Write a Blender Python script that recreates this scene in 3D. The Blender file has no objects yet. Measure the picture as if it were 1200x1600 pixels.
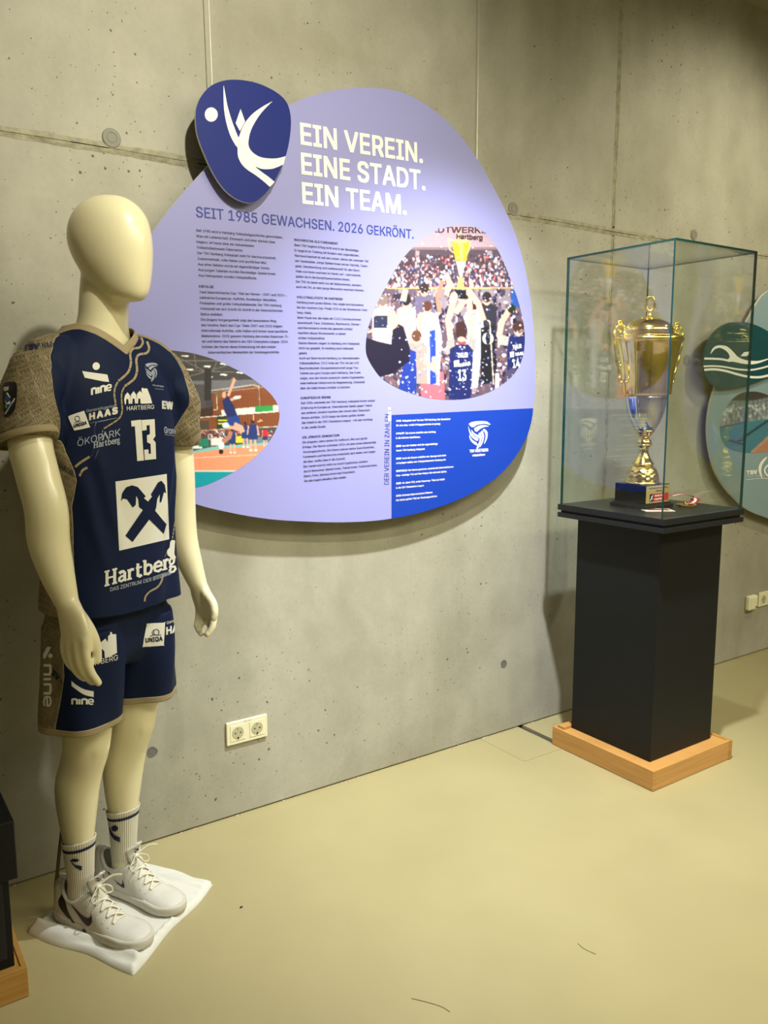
import bpy, math, random, os
import numpy as np
from mathutils import Vector, Matrix
from mathutils.bvhtree import BVHTree
from mathutils.geometry import tessellate_polygon, delaunay_2d_cdt
random.seed(4); RN = np.random.RandomState(5)
SC = bpy.context.scene; COL = SC.collection
# ------------------------------------------------------------------ camera
FPX, YAW, PITCH, ROLL = 1276.4, 0.6012, 0.1433, -0.0025
CAMP = Vector((0.0, -2.4537, 1.43))
cf = Vector((math.sin(YAW)*math.cos(PITCH), math.cos(YAW)*math.cos(PITCH), -math.sin(PITCH)))
cr0 = cf.cross(Vector((0, 0, 1))).normalized(); cu0 = cr0.cross(cf)
cr = cr0*math.cos(ROLL)+cu0*math.sin(ROLL); cu = -cr0*math.sin(ROLL)+cu0*math.cos(ROLL)
cam = bpy.data.cameras.new('camera'); camo = bpy.data.objects.new('camera', cam); COL.objects.link(camo)
M = Matrix.Identity(4)
for i in range(3): M[i][0] = cr[i]; M[i][1] = cu[i]; M[i][2] = -cf[i]; M[i][3] = CAMP[i]
camo.matrix_world = M
cam.sensor_fit = 'VERTICAL'; cam.sensor_height = 24; cam.lens = FPX/1600*24; cam.clip_start = .02
SC.camera = camo
# ------------------------------------------------------------------ world, exposure, lamps
SC.view_settings.view_transform = 'Standard'; SC.view_settings.look = 'None'
SC.view_settings.gamma = 1; SC.view_settings.use_curve_mapping = False
SC.view_settings.exposure = 1.2
wd = bpy.data.worlds.new('room_air'); SC.world = wd; wd.use_nodes = True
wd.node_tree.nodes['Background'].inputs[0].default_value = (.9, .86, .66, 1)
wd.node_tree.nodes['Background'].inputs[1].default_value = .075
def spot(name, loc, tgt, power, col, size=60, blend=.5, rad=.04):
    l = bpy.data.lights.new(name, 'SPOT'); l.energy = power; l.color = col
    l.spot_size = math.radians(size); l.spot_blend = blend; l.shadow_soft_size = rad
    o = bpy.data.objects.new(name, l); COL.objects.link(o); o.location = loc
    o.rotation_euler = (Vector(tgt)-Vector(loc)).to_track_quat('-Z', 'Y').to_euler(); return o
def area(name, loc, rot, sx, sy, power, col):
    l = bpy.data.lights.new(name, 'AREA'); l.shape = 'RECTANGLE'; l.size = sx; l.size_y = sy
    l.energy = power; l.color = col
    o = bpy.data.objects.new(name, l); COL.objects.link(o); o.location = loc; o.rotation_euler = rot; return o
NEUT, WARM = (1, .95, .80), (1, .925, .68)
SPOTS = [((1.77, -1.10, 2.92), (2.0, -.10, .0), 222, (.95, .98, 1.0), 78, 1.0),
         ((.85, -1.85, 3.10), (1.15, 0, 2.1), 84, (1, .945, .76), 78, 1.0),
         ((3.9, -1.35, 2.95), (3.6, 0, 1.9), 36, WARM, 95, .9)]
for k, (a, b, e, c, s, bl) in enumerate(SPOTS): spot('spot_lamp', a, b, e, c, s, bl)
area('ceiling_fill', (2.0, -2.9, 3.12), (0, 0, 0), 2.0, .5, 34, WARM)  # soft fill added to brighten the room, not a modelled fitting
area('ceiling_fill', (3.9, -3.0, 3.12), (0, 0, 0), 2.0, .5, 26, WARM)  # second added fill, further right
# ------------------------------------------------------------------ helpers
def pray(px, py): return (cf + cr*((px-600)/FPX) - cu*((py-800)/FPX)).normalized()
def at_y(px, py, Y=0.0):
    d = pray(px, py); t = (Y-CAMP.y)/d.y; p = CAMP+d*t; return p
def at_z(px, py, Z=0.0):
    d = pray(px, py); t = (Z-CAMP.z)/d.z; return CAMP+d*t
def lin(c): return tuple(((v/255)/12.92 if v/255 <= .04045 else ((v/255+.055)/1.055)**2.4) for v in c[:3])
def link(o, parent=None):
    COL.objects.link(o)
    if parent is not None: o.parent = parent
    return o
def tag(o, label=None, cat=None, group=None, kind=None):
    if label: o['label'] = label
    if cat: o['category'] = cat
    if group: o['group'] = group
    if kind: o['kind'] = kind
    return o
def empty(name, loc=(0, 0, 0), rz=0):
    o = bpy.data.objects.new(name, None); o.location = loc; o.rotation_euler = (0, 0, rz)
    o.empty_display_size = .1; return link(o)
def outward(V, F):
    A = np.array([tuple(v) for v in V], float); c = A.mean(0); s = 0
    for f in F[::max(1, len(F)//400)]:
        p = A[list(f)]; n = np.cross(p[1]-p[0], p[2]-p[1]); s += n.dot(p.mean(0)-c)
    return F if s >= 0 else [tuple(reversed(tuple(f))) for f in F]
def mk(name, V, F, mat, parent=None, smooth=False, bevel=0, solid=0, seg=2, subsurf=0, autos=None):
    if (solid > 0 or smooth) and len(F) > 8: F = outward(V, F)
    me = bpy.data.meshes.new(name); me.from_pydata([tuple(v) for v in V], [], [tuple(f) for f in F])
    me.validate(); me.update()
    if smooth: me.polygons.foreach_set('use_smooth', [True]*len(me.polygons))
    if mat is not None:
        for m in (mat if isinstance(mat, (list, tuple)) else [mat]): me.materials.append(m)
    o = bpy.data.objects.new(name, me); link(o, parent)
    if solid:
        m = o.modifiers.new('s', 'SOLIDIFY'); m.thickness = abs(solid); m.offset = -1 if solid > 0 else 1
    if bevel:
        m = o.modifiers.new('b', 'BEVEL'); m.width = bevel; m.segments = seg; m.limit_method = 'ANGLE'; m.angle_limit = .6
        m.harden_normals = False
    if subsurf:
        m = o.modifiers.new('u', 'SUBSURF'); m.levels = subsurf; m.render_levels = subsurf
    return o
def join(parts):
    V, F = [], []
    for v, f in parts:
        n = len(V); V += [tuple(p) for p in v]; F += [tuple(i+n for i in q) for q in f]
    return V, F
def box(x0, x1, y0, y1, z0, z1):
    V = [(x, y, z) for z in (z0, z1) for x, y in ((x0, y0), (x1, y0), (x1, y1), (x0, y1))]
    return V, [(3, 2, 1, 0), (4, 5, 6, 7), (0, 1, 5, 4), (1, 2, 6, 5), (2, 3, 7, 6), (3, 0, 4, 7)]
def lathe(prof, n=64, c=(0, 0), wave=None):
    V, F = [], []
    for i, (r, z) in enumerate(prof):
        for k in range(n):
            a = 2*math.pi*k/n; rr = r*(wave(i, a, z) if wave else 1)
            V.append((c[0]+rr*math.cos(a), c[1]+rr*math.sin(a), z))
    for i in range(len(prof)-1):
        for k in range(n):
            a, b = i*n+k, i*n+(k+1) % n; F.append((a, b, b+n, a+n))
    F.append(tuple(range(n-1, -1, -1))); F.append(tuple(range((len(prof)-1)*n, len(prof)*n)))
    return V, F
def tube(P, R, n=20, ref=(0, -1, 0), cap=True, closed=False, power=1.0):
    """P points, R radius or (ra along ref, rb) per point; rounded ends."""
    P = [Vector(p) for p in P]; V, F = [], []; m = len(P); ref = Vector(ref)
    for i, p in enumerate(P):
        t = (P[(i+1) % m]-P[i-1]) if closed else (P[min(i+1, m-1)]-P[max(i-1, 0)])
        t.normalize(); a = ref - t*ref.dot(t)
        if a.length < 1e-4: a = t.orthogonal()
        a.normalize(); b = t.cross(a)
        r = R[i] if isinstance(R, (list, tuple)) else R
        ra, rb = r if isinstance(r, (list, tuple)) else (r, r)
        for k in range(n):
            q = 2*math.pi*k/n; V.append(p+a*(ra*math.cos(q))+b*(rb*math.sin(q)))
    L = m if closed else m-1
    for i in range(L):
        for k in range(n):
            x, y = i*n+k, i*n+(k+1) % n; j = ((i+1) % m)*n
            F.append((x, y, j+(k+1) % n, j+k))
    if cap and not closed:
        F.append(tuple(range(n-1, -1, -1))); F.append(tuple(range((m-1)*n, m*n)))
    return V, F
def cr_spline(P, k=6):
    P = [tuple(map(float, p)) for p in P]; out = []
    A = np.array(P); m = len(A)
    for i in range(m-1):
        p0, p1, p2, p3 = A[max(i-1, 0)], A[i], A[i+1], A[min(i+2, m-1)]
        for j in range(k):
            t = j/k
            out.append(.5*((2*p1)+(-p0+p2)*t+(2*p0-5*p1+4*p2-p3)*t*t+(-p0+3*p1-3*p2+p3)*t**3))
    out.append(A[-1]); return [tuple(v) for v in out]
def closed_spline(P, k=5):
    A = np.array([tuple(map(float, p)) for p in P]); m = len(A); out = []
    for i in range(m):
        p0, p1, p2, p3 = A[i-1], A[i], A[(i+1) % m], A[(i+2) % m]
        for j in range(k):
            t = j/k
            out.append(tuple(.5*((2*p1)+(-p0+p2)*t+(2*p0-5*p1+4*p2-p3)*t*t+(-p0+3*p1-3*p2+p3)*t**3)))
    return out
def voxel(V, F, size, it=4, fac=.5):
    me = bpy.data.meshes.new('t'); me.from_pydata([tuple(v) for v in V], [], F); me.update()
    o = bpy.data.objects.new('t', me); COL.objects.link(o)
    m = o.modifiers.new('r', 'REMESH'); m.mode = 'VOXEL'; m.voxel_size = size
    if it: s = o.modifiers.new('s', 'SMOOTH'); s.factor = fac; s.iterations = it
    dg = bpy.context.evaluated_depsgraph_get(); dg.update(); e = o.evaluated_get(dg); q = e.to_mesh()
    n = len(q.vertices); c = np.empty(n*3, np.float32); q.vertices.foreach_get('co', c)
    Vn = c.reshape(-1, 3).astype(float); Fn = [tuple(p.vertices) for p in q.polygons]
    e.to_mesh_clear(); bpy.data.objects.remove(o); bpy.data.meshes.remove(me)
    return Vn, Fn
def cut(V, F, fn):
    """split a mesh along fn = 0; returns (positive side, negative side)"""
    V = np.asarray(V, float); s = np.asarray(fn(V), float); s[np.abs(s) < 1e-7] = 1e-7
    VV = [tuple(v) for v in V]; cache = {}; out = ([], [])
    for f in F:
        q = [s[i] > 0 for i in f]
        if all(q): out[0].append(tuple(f)); continue
        if not any(q): out[1].append(tuple(f)); continue
        for side in (0, 1):
            r = []
            for a, b in zip(f, f[1:]+f[:1]):
                ina = (s[a] > 0) == (side == 0); inb = (s[b] > 0) == (side == 0)
                if ina: r.append(a)
                if ina != inb:
                    k = (min(a, b), max(a, b))
                    if k not in cache:
                        t = s[k[0]]/(s[k[0]]-s[k[1]]); cache[k] = len(VV)
                        VV.append(tuple(V[k[0]]*(1-t)+V[k[1]]*t))
                    r.append(cache[k])
            if len(r) > 2: out[side].append(tuple(r))
    res = []
    for fs in out:
        used = sorted({i for f in fs for i in f}); mp = {u: k for k, u in enumerate(used)}
        res.append((np.array([VV[u] for u in used]).reshape(-1, 3), [tuple(mp[i] for i in f) for f in fs]))
    return res
# ---- 2D shapes: (verts2d, tris)
def poly(pts, holes=()):
    loops = [[Vector((p[0], p[1], 0)) for p in pts]]+[[Vector((p[0], p[1], 0)) for p in h] for h in holes]
    t = tessellate_polygon(loops); v = [tuple(p[:2]) for l in loops for p in l]
    return v, [tuple(x) for x in t]
def ell(cx, cy, rx, ry=None, n=24, rot=0, a0=0, a1=360):
    ry = rx if ry is None else ry; o = []
    full = abs(a1-a0) >= 360
    for k in range(n if full else n+1):
        a = math.radians(a0+(a1-a0)*k/n); x, y = rx*math.cos(a), ry*math.sin(a)
        o.append((cx+x*math.cos(rot)-y*math.sin(rot), cy+x*math.sin(rot)+y*math.cos(rot)))
    return o
def stroke(pts, w, closed=False):
    P = [Vector((p[0], p[1])) for p in pts]; m = len(P); Vv = []; T = []
    for i in range(m):
        a = P[i]-P[i-1] if (i or closed) else P[1]-P[0]
        b = P[(i+1) % m]-P[i] if (i < m-1 or closed) else P[m-1]-P[m-2]
        a.normalize(); b.normalize(); t = (a+b)
        t = t.normalized() if t.length > 1e-5 else a
        nrm = Vector((-t.y, t.x)); k = 1/max(.5, nrm.dot(Vector((-a.y, a.x))))
        ww = (w[i] if isinstance(w, (list, tuple)) else w)/2
        Vv += [tuple(P[i]+nrm*ww*k), tuple(P[i]-nrm*ww*k)]
    for i in range(m if closed else m-1):
        j = (i+1) % m; T += [(2*i, 2*i+1, 2*j+1), (2*i, 2*j+1, 2*j)]
    return Vv, T
def j2(parts):
    V, T = [], []
    for v, t in parts:
        n = len(V); V += list(v); T += [tuple(i+n for i in q) for q in t]
    return V, T
def layers(n, T):
    """a hair's breadth of height per loose piece of a print, so that overlapping strokes never share a plane"""
    p = list(range(n))
    def r(i):
        while p[i] != i: p[i] = p[p[i]]; i = p[i]
        return i
    for t in T:
        a, b, c = r(t[0]), r(t[1]), r(t[2]); p[b] = a; p[r(c)] = a
    idx = {}
    return [(idx.setdefault(r(i), len(idx))*.618034 % 1)*.0004 for i in range(n)]
_fonts = {}
def font():
    if 'f' not in _fonts:
        try: _fonts['f'] = bpy.data.fonts.load(os.path.join(bpy.utils.system_resource('DATAFILES'), 'fonts', 'Inter.woff2'))
        except Exception: _fonts['f'] = None
    return _fonts['f']
_gl = {}
def _raw(s, res):
    """outline of a string as triangles; every closed contour is filled on its own with its own holes"""
    c = bpy.data.curves.new('t', 'FONT'); c.body = s; c.size = 1; c.resolution_u = res
    if font(): c.font = font()
    o = bpy.data.objects.new('t', c); COL.objects.link(o)
    e = o.evaluated_get(bpy.context.evaluated_depsgraph_get()); cu_ = e.to_curve(bpy.context.evaluated_depsgraph_get(), apply_modifiers=False)
    loops = []
    for sp in cu_.splines:
        bp = sp.bezier_points; L = []
        for i in range(len(bp)):
            p, q = bp[i], bp[(i+1) % len(bp)]; p0, p1, p2, p3 = p.co, p.handle_right, q.handle_left, q.co
            st = ((p1-p0).cross(p3-p0).length < 1e-5 and (p2-p0).cross(p3-p0).length < 1e-5)
            for k in range(1 if st else max(2, res+1)):
                t = 0 if st else k/max(2, res+1); v = p0*(1-t)**3+p1*3*t*(1-t)**2+p2*3*t*t*(1-t)+p3*t**3; L.append((v.x, v.y))
        if len(L) > 2: loops.append(L)
    e.to_curve_clear(); bpy.data.objects.remove(o); bpy.data.curves.remove(c)
    if not loops: return [], []
    P_, E_ = [], []
    for L in loops:
        L = [p for i, p in enumerate(L) if math.dist(p, L[i-1]) > 1e-5]; n = len(P_); P_ += L; E_ += [(n+i, n+(i+1) % len(L)) for i in range(len(L))]
    r = delaunay_2d_cdt([Vector(p) for p in P_], E_, [], 0, 1e-6); V = [tuple(v) for v in r[0]]; T = []
    for t in r[2]:  # keep what lies inside by the non-zero winding rule
        x = sum(V[i][0] for i in t)/3; y = sum(V[i][1] for i in t)/3; wn = 0
        for i, j in E_:
            (x0, y0), (x1, y1) = P_[i], P_[j]
            if (y0 <= y) != (y1 <= y):
                if x < (x1-x0)*(y-y0)/(y1-y0)+x0: wn += 1 if y1 > y0 else -1
        if wn: T.append(tuple(t))
    return V, T
def glyph(ch, res):
    if (ch, res) not in _gl:
        mx = lambda s: max(v[0] for v in _raw(s, 1)[0])
        if 'll' not in _gl: _gl['ll'] = mx('ll')
        adv = mx('l'+ch+'l')-_gl['ll']; V, T = _raw(ch, res) if ch != ' ' else ([], [])
        _gl[(ch, res)] = (V, T, adv)
    return _gl[(ch, res)]
def text2(s, bold=0.0, res=2, spacing=1.0, raw=False):
    V, T, x = [], [], 0.0
    offs = ((0, 0),) if bold < .008 else (((-1, 0), (1, 0)) if raw else ((-1, -.8), (1, -.8), (1, .8), (-1, .8)))
    for ch in s:
        g_, t_, adv = glyph(ch, res)
        for a, b in offs:
            n = len(V); V += [(x+vx+a*bold, vy+b*bold) for vx, vy in g_]; T += [tuple(i+n for i in t) for t in t_]
        x += adv+(spacing-1)*.5+(.6*bold if bold > .02 else 0)
    x0 = min(v[0] for v in V); w = max(v[0] for v in V)-x0
    return [((vx-x0)/w, vy) for vx, vy in V], T, w
CAPH = .509
def fit(s, p0, p1, cap, up=None, bold=0.0, res=2, ysign=1, spacing=1.0):
    """text from baseline start p0 to end p1 with cap height cap, in any 2D frame (ysign -1: y down)"""
    V, T, w = text2(s, bold, res, spacing)
    dx, dy = p1[0]-p0[0], p1[1]-p0[1]; L = math.hypot(dx, dy)
    if up is None: up = (-dy/L*ysign, dx/L*ysign)
    k = cap/CAPH
    return [(p0[0]+x*dx+y*k*up[0], p0[1]+x*dy+y*k*up[1]) for x, y in V], T
def clip_poly(P, T, inside): # keep tris whose centroid passes
    return P, [t for t in T if inside(sum(P[i][0] for i in t)/3, sum(P[i][1] for i in t)/3)]
def pip(poly_):
    A = np.array(poly_)
    def f(x, y):
        x = np.asarray(x, float); y = np.asarray(y, float); r = np.zeros(np.broadcast(x, y).shape, bool)
        for (x0, y0), (x1, y1) in zip(A, np.roll(A, -1, 0)):
            c = (y0 > y) != (y1 > y)
            with np.errstate(divide='ignore', invalid='ignore'):
                r ^= c & (x < (x1-x0)*(y-y0)/(y1-y0+1e-12)+x0)
        return r
    return f
def refine(P, T, mx):
    P = list(P); out = []; st = list(T); cache = {}
    while st:
        t = st.pop(); e = [(math.dist(P[t[i]], P[t[(i+1) % 3]]), i) for i in range(3)]; d, i = max(e)
        if d <= mx: out.append(t); continue
        a, b, c = t[i], t[(i+1) % 3], t[(i+2) % 3]; k = (min(a, b), max(a, b))
        if k not in cache: cache[k] = len(P); P.append(((P[a][0]+P[b][0])/2, (P[a][1]+P[b][1])/2))
        m = cache[k]; st += [(a, m, c), (m, b, c)]
    return P, out
def flat_y(name, shp, Y, mat, parent, thick=0, px=False):
    """2D shape (wall x,z metres or photograph px mapped on the plane) laid on the plane y = Y, facing the room"""
    P, T = shp; ly = layers(len(P), T)
    V = [tuple(at_y(p[0], p[1], Y-q)) if px else (p[0], Y-q, p[1]) for p, q in zip(P, ly)]
    A = np.array(V)
    T = [t if np.cross(A[t[1]]-A[t[0]], A[t[2]]-A[t[0]])[1] < 0 else (t[0], t[2], t[1]) for t in T]
    return mk(name, V, T, mat, parent, solid=thick)
def board(name, pts, Y, th, mat, parent, edge=None, bevel=.0008):
    """thick board with outline pts (x,z) whose face is at Y and back at Y+th"""
    n = len(pts); P, T = poly(pts); V = [(x, Y, z) for x, z in pts]+[(x, Y+th, z) for x, z in pts]
    A = np.array(V); F = []
    for t in T:
        if np.cross(A[t[1]]-A[t[0]], A[t[2]]-A[t[0]])[1] > 0: t = (t[0], t[2], t[1])
        F += [t, (t[0]+n, t[2]+n, t[1]+n)]
    nf = len(F); ar = sum(pts[i-1][0]*pts[i][1]-pts[i][0]*pts[i-1][1] for i in range(n))
    for i in range(n):
        j = (i+1) % n; F.append((i, i+n, j+n, j) if ar > 0 else (j, j+n, i+n, i))
    o = mk(name, V, F, [mat, edge or mat], parent)
    o.data.polygons.foreach_set('material_index', [0]*nf+[1]*(len(o.data.polygons)-nf))
    return o
# ------------------------------------------------------------------ materials
def mat(name, col, rough=.5, metal=0, spec=.5, noise=None, bump=None, coat=0, lin_=False):
    m = bpy.data.materials.new(name); m.use_nodes = True; nt = m.node_tree; b = nt.nodes['Principled BSDF']
    c = col if lin_ else lin(col)
    b.inputs['Base Color'].default_value = (*c, 1); b.inputs['Roughness'].default_value = rough
    b.inputs['Metallic'].default_value = metal; b.inputs['Specular IOR Level'].default_value = spec
    if coat: b.inputs['Coat Weight'].default_value = coat; b.inputs['Coat Roughness'].default_value = .12
    if noise or bump:
        tc = nt.nodes.new('ShaderNodeTexCoord')
    if noise:
        sc, amt = noise; n = nt.nodes.new('ShaderNodeTexNoise'); n.inputs['Scale'].default_value = sc; n.inputs['Detail'].default_value = 6
        nt.links.new(tc.outputs['Object'], n.inputs['Vector'])
        r = nt.nodes.new('ShaderNodeMapRange'); r.inputs[3].default_value = 1-amt; r.inputs[4].default_value = 1+amt
        r.inputs[1].default_value = .3; r.inputs[2].default_value = .7
        nt.links.new(n.outputs['Fac'], r.inputs[0])
        h = nt.nodes.new('ShaderNodeVectorMath'); h.operation = 'SCALE'; h.inputs[0].default_value = c
        nt.links.new(r.outputs[0], h.inputs['Scale']); nt.links.new(h.outputs[0], b.inputs['Base Color'])
    if bump:
        sc, st, ds = bump; n = nt.nodes.new('ShaderNodeTexNoise'); n.inputs['Scale'].default_value = sc; n.inputs['Detail'].default_value = 4
        nt.links.new(tc.outputs['Object'], n.inputs['Vector'])
        q = nt.nodes.new('ShaderNodeBump'); q.inputs['Strength'].default_value = st; q.inputs['Distance'].default_value = ds
        nt.links.new(n.outputs['Fac'], q.inputs['Height']); nt.links.new(q.outputs[0], b.inputs['Normal'])
    return m
def concrete(name, base, dark, pits=True):
    m = bpy.data.materials.new(name); m.use_nodes = True; nt = m.node_tree; b = nt.nodes['Principled BSDF']; N = nt.nodes.new; K = nt.links.new
    b.inputs['Roughness'].default_value = .62; b.inputs['Specular IOR Level'].default_value = .35
    g = N('ShaderNodeNewGeometry')
    def noise(sc, det=6, dist=0, sv=(1, 1, 1)):
        mp = N('ShaderNodeMapping'); mp.inputs['Scale'].default_value = sv; K(g.outputs['Position'], mp.inputs[0])
        n = N('ShaderNodeTexNoise'); n.inputs['Scale'].default_value = sc; n.inputs['Detail'].default_value = det; n.inputs['Distortion'].default_value = dist
        K(mp.outputs[0], n.inputs['Vector']); return n
    def rng(src, a, b_, c, d):
        r = N('ShaderNodeMapRange'); r.inputs[1].default_value = a; r.inputs[2].default_value = b_; r.inputs[3].default_value = c; r.inputs[4].default_value = d
        K(src, r.inputs[0]); return r.outputs[0]
    n1 = noise(1.3, 7, .6); n2 = noise(9, 6, .3, (1, 1, .8)); n3 = noise(60, 3); n4 = noise(2.2, 4, 0, (3.2, 1, .35))
    mix = N('ShaderNodeMix'); mix.data_type = 'RGBA'; mix.inputs[6].default_value = (*lin(dark), 1); mix.inputs[7].default_value = (*lin(base), 1)
    K(rng(n1.outputs['Fac'], .32, .68, 0, 1), mix.inputs[0])
    def mul(colsock, facsock):
        h = N('ShaderNodeVectorMath'); h.operation = 'SCALE'; K(colsock, h.inputs[0]); K(facsock, h.inputs['Scale']); return h.outputs[0]
    c = mul(mix.outputs[2], rng(n2.outputs['Fac'], .3, .7, .93, 1.06))
    c = mul(c, rng(n3.outputs['Fac'], .3, .7, .965, 1.03)); c = mul(c, rng(n4.outputs['Fac'], .35, .65, .95, 1.04))
    hgt = rng(n2.outputs['Fac'], .3, .7, 0, .25)
    if pits:
        dens = noise(1.7, 3)
        for sc, thr, msk in ((30, .065, .34), (75, .085, .30), (11, .022, .42)):
            w = noise(sc*1.6, 2)
            v = N('ShaderNodeTexVoronoi'); v.inputs['Scale'].default_value = sc; v.inputs['Randomness'].default_value = 1
            ad = N('ShaderNodeVectorMath'); ad.operation = 'MULTIPLY_ADD'; K(w.outputs['Color'], ad.inputs[0]); ad.inputs[1].default_value = (.012,)*3; K(g.outputs['Position'], ad.inputs[2])
            K(ad.outputs[0], v.inputs['Vector'])
            cellr = N('ShaderNodeSeparateColor'); K(v.outputs['Color'], cellr.inputs[0])
            # size varies with the cell's own random value; most cells have no hole
            sz = rng(cellr.outputs[0], msk, 1, 0, thr*2.4)
            ds = N('ShaderNodeMath'); ds.operation = 'MULTIPLY'; K(sz, ds.inputs[0]); K(rng(dens.outputs['Fac'], .35, .6, .35, 1), ds.inputs[1])
            lt = N('ShaderNodeMath'); lt.operation = 'SUBTRACT'; K(ds.outputs[0], lt.inputs[0]); K(v.outputs['Distance'], lt.inputs[1])
            st = rng(lt.outputs[0], 0, .02, 0, 1)
            inv = N('ShaderNodeMath'); inv.operation = 'MULTIPLY_ADD'; K(st, inv.inputs[0]); inv.inputs[1].default_value = -.72; inv.inputs[2].default_value = 1
            c = mul(c, inv.outputs[0])
            hs = N('ShaderNodeMath'); hs.operation = 'SUBTRACT'; K(hgt, hs.inputs[0]); K(st, hs.inputs[1]); hgt = hs.outputs[0]
    K(c, b.inputs['Base Color'])
    q = N('ShaderNodeBump'); q.inputs['Strength'].default_value = .5; q.inputs['Distance'].default_value = .002
    K(hgt, q.inputs['Height']); K(q.outputs[0], b.inputs['Normal'])
    return m
def floor_mat():
    m = mat('floor_coating', (163, 153, 112), .33, noise=(2.2, .05)); nt = m.node_tree; b = nt.nodes['Principled BSDF']; N = nt.nodes.new; K = nt.links.new
    tc = N('ShaderNodeTexCoord'); n = N('ShaderNodeTexNoise'); n.inputs['Scale'].default_value = 3.5; n.inputs['Detail'].default_value = 8
    K(tc.outputs['Object'], n.inputs['Vector'])
    r = N('ShaderNodeMapRange'); r.inputs[1].default_value = .3; r.inputs[2].default_value = .7; r.inputs[3].default_value = .30; r.inputs[4].default_value = .46
    K(n.outputs['Fac'], r.inputs[0]); K(r.outputs[0], b.inputs['Roughness'])
    n2 = N('ShaderNodeTexNoise'); n2.inputs['Scale'].default_value = 9; n2.inputs['Detail'].default_value = 3; K(tc.outputs['Object'], n2.inputs['Vector'])
    q = N('ShaderNodeBump'); q.inputs['Strength'].default_value = .12; q.inputs['Distance'].default_value = .003; K(n2.outputs['Fac'], q.inputs['Height']); K(q.outputs[0], b.inputs['Normal'])
    return m
def wood_mat(name, c1, c2):
    m = bpy.data.materials.new(name); m.use_nodes = True; nt = m.node_tree; b = nt.nodes['Principled BSDF']; N = nt.nodes.new; K = nt.links.new
    tc = N('ShaderNodeTexCoord'); mp = N('ShaderNodeMapping'); mp.inputs['Scale'].default_value = (1.5, 1.5, 26); K(tc.outputs['Object'], mp.inputs[0])
    n = N('ShaderNodeTexNoise'); n.inputs['Scale'].default_value = 3; n.inputs['Detail'].default_value = 7; n.inputs['Distortion'].default_value = .4; K(mp.outputs[0], n.inputs['Vector'])
    r = N('ShaderNodeValToRGB'); r.color_ramp.elements[0].position = .3; r.color_ramp.elements[1].position = .7
    r.color_ramp.elements[0].color = (*lin(c1), 1); r.color_ramp.elements[1].color = (*lin(c2), 1)
    K(n.outputs['Fac'], r.inputs[0]); K(r.outputs[0], b.inputs['Base Color']); b.inputs['Roughness'].default_value = .42
    return m
def glass_mat(name, tint, edge=False):
    """thin display glass: clear with a faint green tint and a Fresnel reflection"""
    m = bpy.data.materials.new(name); m.use_nodes = True; nt = m.node_tree; nt.nodes.remove(nt.nodes['Principled BSDF']); N = nt.nodes.new; K = nt.links.new
    out = nt.nodes['Material Output']
    if edge:
        p = N('ShaderNodeBsdfPrincipled'); p.inputs['Base Color'].default_value = (*lin(tint), 1); p.inputs['Roughness'].default_value = .12
        K(p.outputs[0], out.inputs[0]); return m
    t = N('ShaderNodeBsdfTransparent'); t.inputs[0].default_value = (*tint, 1)
    g = N('ShaderNodeBsdfGlossy'); g.inputs['Roughness'].default_value = .0; g.inputs[0].default_value = (1, 1, 1, 1)
    fr = N('ShaderNodeFresnel'); ge = N('ShaderNodeNewGeometry'); mr = N('ShaderNodeMapRange'); mr.inputs[3].default_value = 1.5; mr.inputs[4].default_value = 1/1.5
    K(ge.outputs['Backfacing'], mr.inputs[0]); K(mr.outputs[0], fr.inputs[0])  # same reflectance from both sides of the sheet
    mx = N('ShaderNodeMixShader'); K(fr.outputs[0], mx.inputs[0]); K(t.outputs[0], mx.inputs[1]); K(g.outputs[0], mx.inputs[2]); K(mx.outputs[0], out.inputs[0])
    return m
def vcol_mat(name, rough=.4):
    m = bpy.data.materials.new(name); m.use_nodes = True; nt = m.node_tree; b = nt.nodes['Principled BSDF']
    a = nt.nodes.new('ShaderNodeVertexColor'); a.layer_name = 'print'; nt.links.new(a.outputs[0], b.inputs['Base Color'])
    b.inputs['Roughness'].default_value = rough; return m
def emit(name, col, s):
    m = bpy.data.materials.new(name); m.use_nodes = True; b = m.node_tree.nodes['Principled BSDF']
    b.inputs['Emission Color'].default_value = (*col, 1); b.inputs['Emission Strength'].default_value = s; return m
M_CONC = concrete('fair_faced_concrete', (168, 166, 152), (144, 141, 124))
M_JOINT = mat('joint_concrete', (150, 146, 124), .8, noise=(30, .25), bump=(60, .8, .006))
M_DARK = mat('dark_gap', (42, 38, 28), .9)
M_FLOOR = floor_mat()
M_CEIL = mat('ceiling_paint', (150, 145, 125), .8)
M_ROOM = mat('room_wall_paint', (176, 170, 145), .8)
M_PLUG = mat('plug_grey', (126, 125, 112), .6)
M_BOARD = mat('panel_lilac', (139, 140, 194), .38, spec=.35)
M_WHITE = mat('print_white', (232, 232, 226), .45)
M_EDGE = mat('panel_edge_white', (225, 222, 205), .5)
M_BLUE = mat('print_royal_blue', (8, 54, 158), .45)
M_NAVYB = mat('badge_blue', (8, 30, 112), .5, spec=.25)
M_INK = mat('print_dark_ink', (42, 40, 62), .5)
M_INKB = mat('print_blue_ink', (40, 55, 140), .5)
M_PHOTO = vcol_mat('photo_print', .38)
M_WIRE = mat('steel_wire', (205, 205, 195), .3, metal=.8)
M_BLACK = mat('black_lacquer', (14, 17, 20), .5, noise=(30, .08), spec=.3)
M_BLACKC = mat('black_laminate', (20, 23, 26), .38, noise=(40, .1))
M_WOOD = wood_mat('beech_wood', (180, 132, 70), (198, 150, 86))
M_WOODE = wood_mat('beech_edge', (158, 116, 54), (182, 138, 70))
M_GLASS = glass_mat('case_glass', (.955, .975, .965))
M_GEDGE = glass_mat('glass_edge', (10, 56, 50), True)
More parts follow.
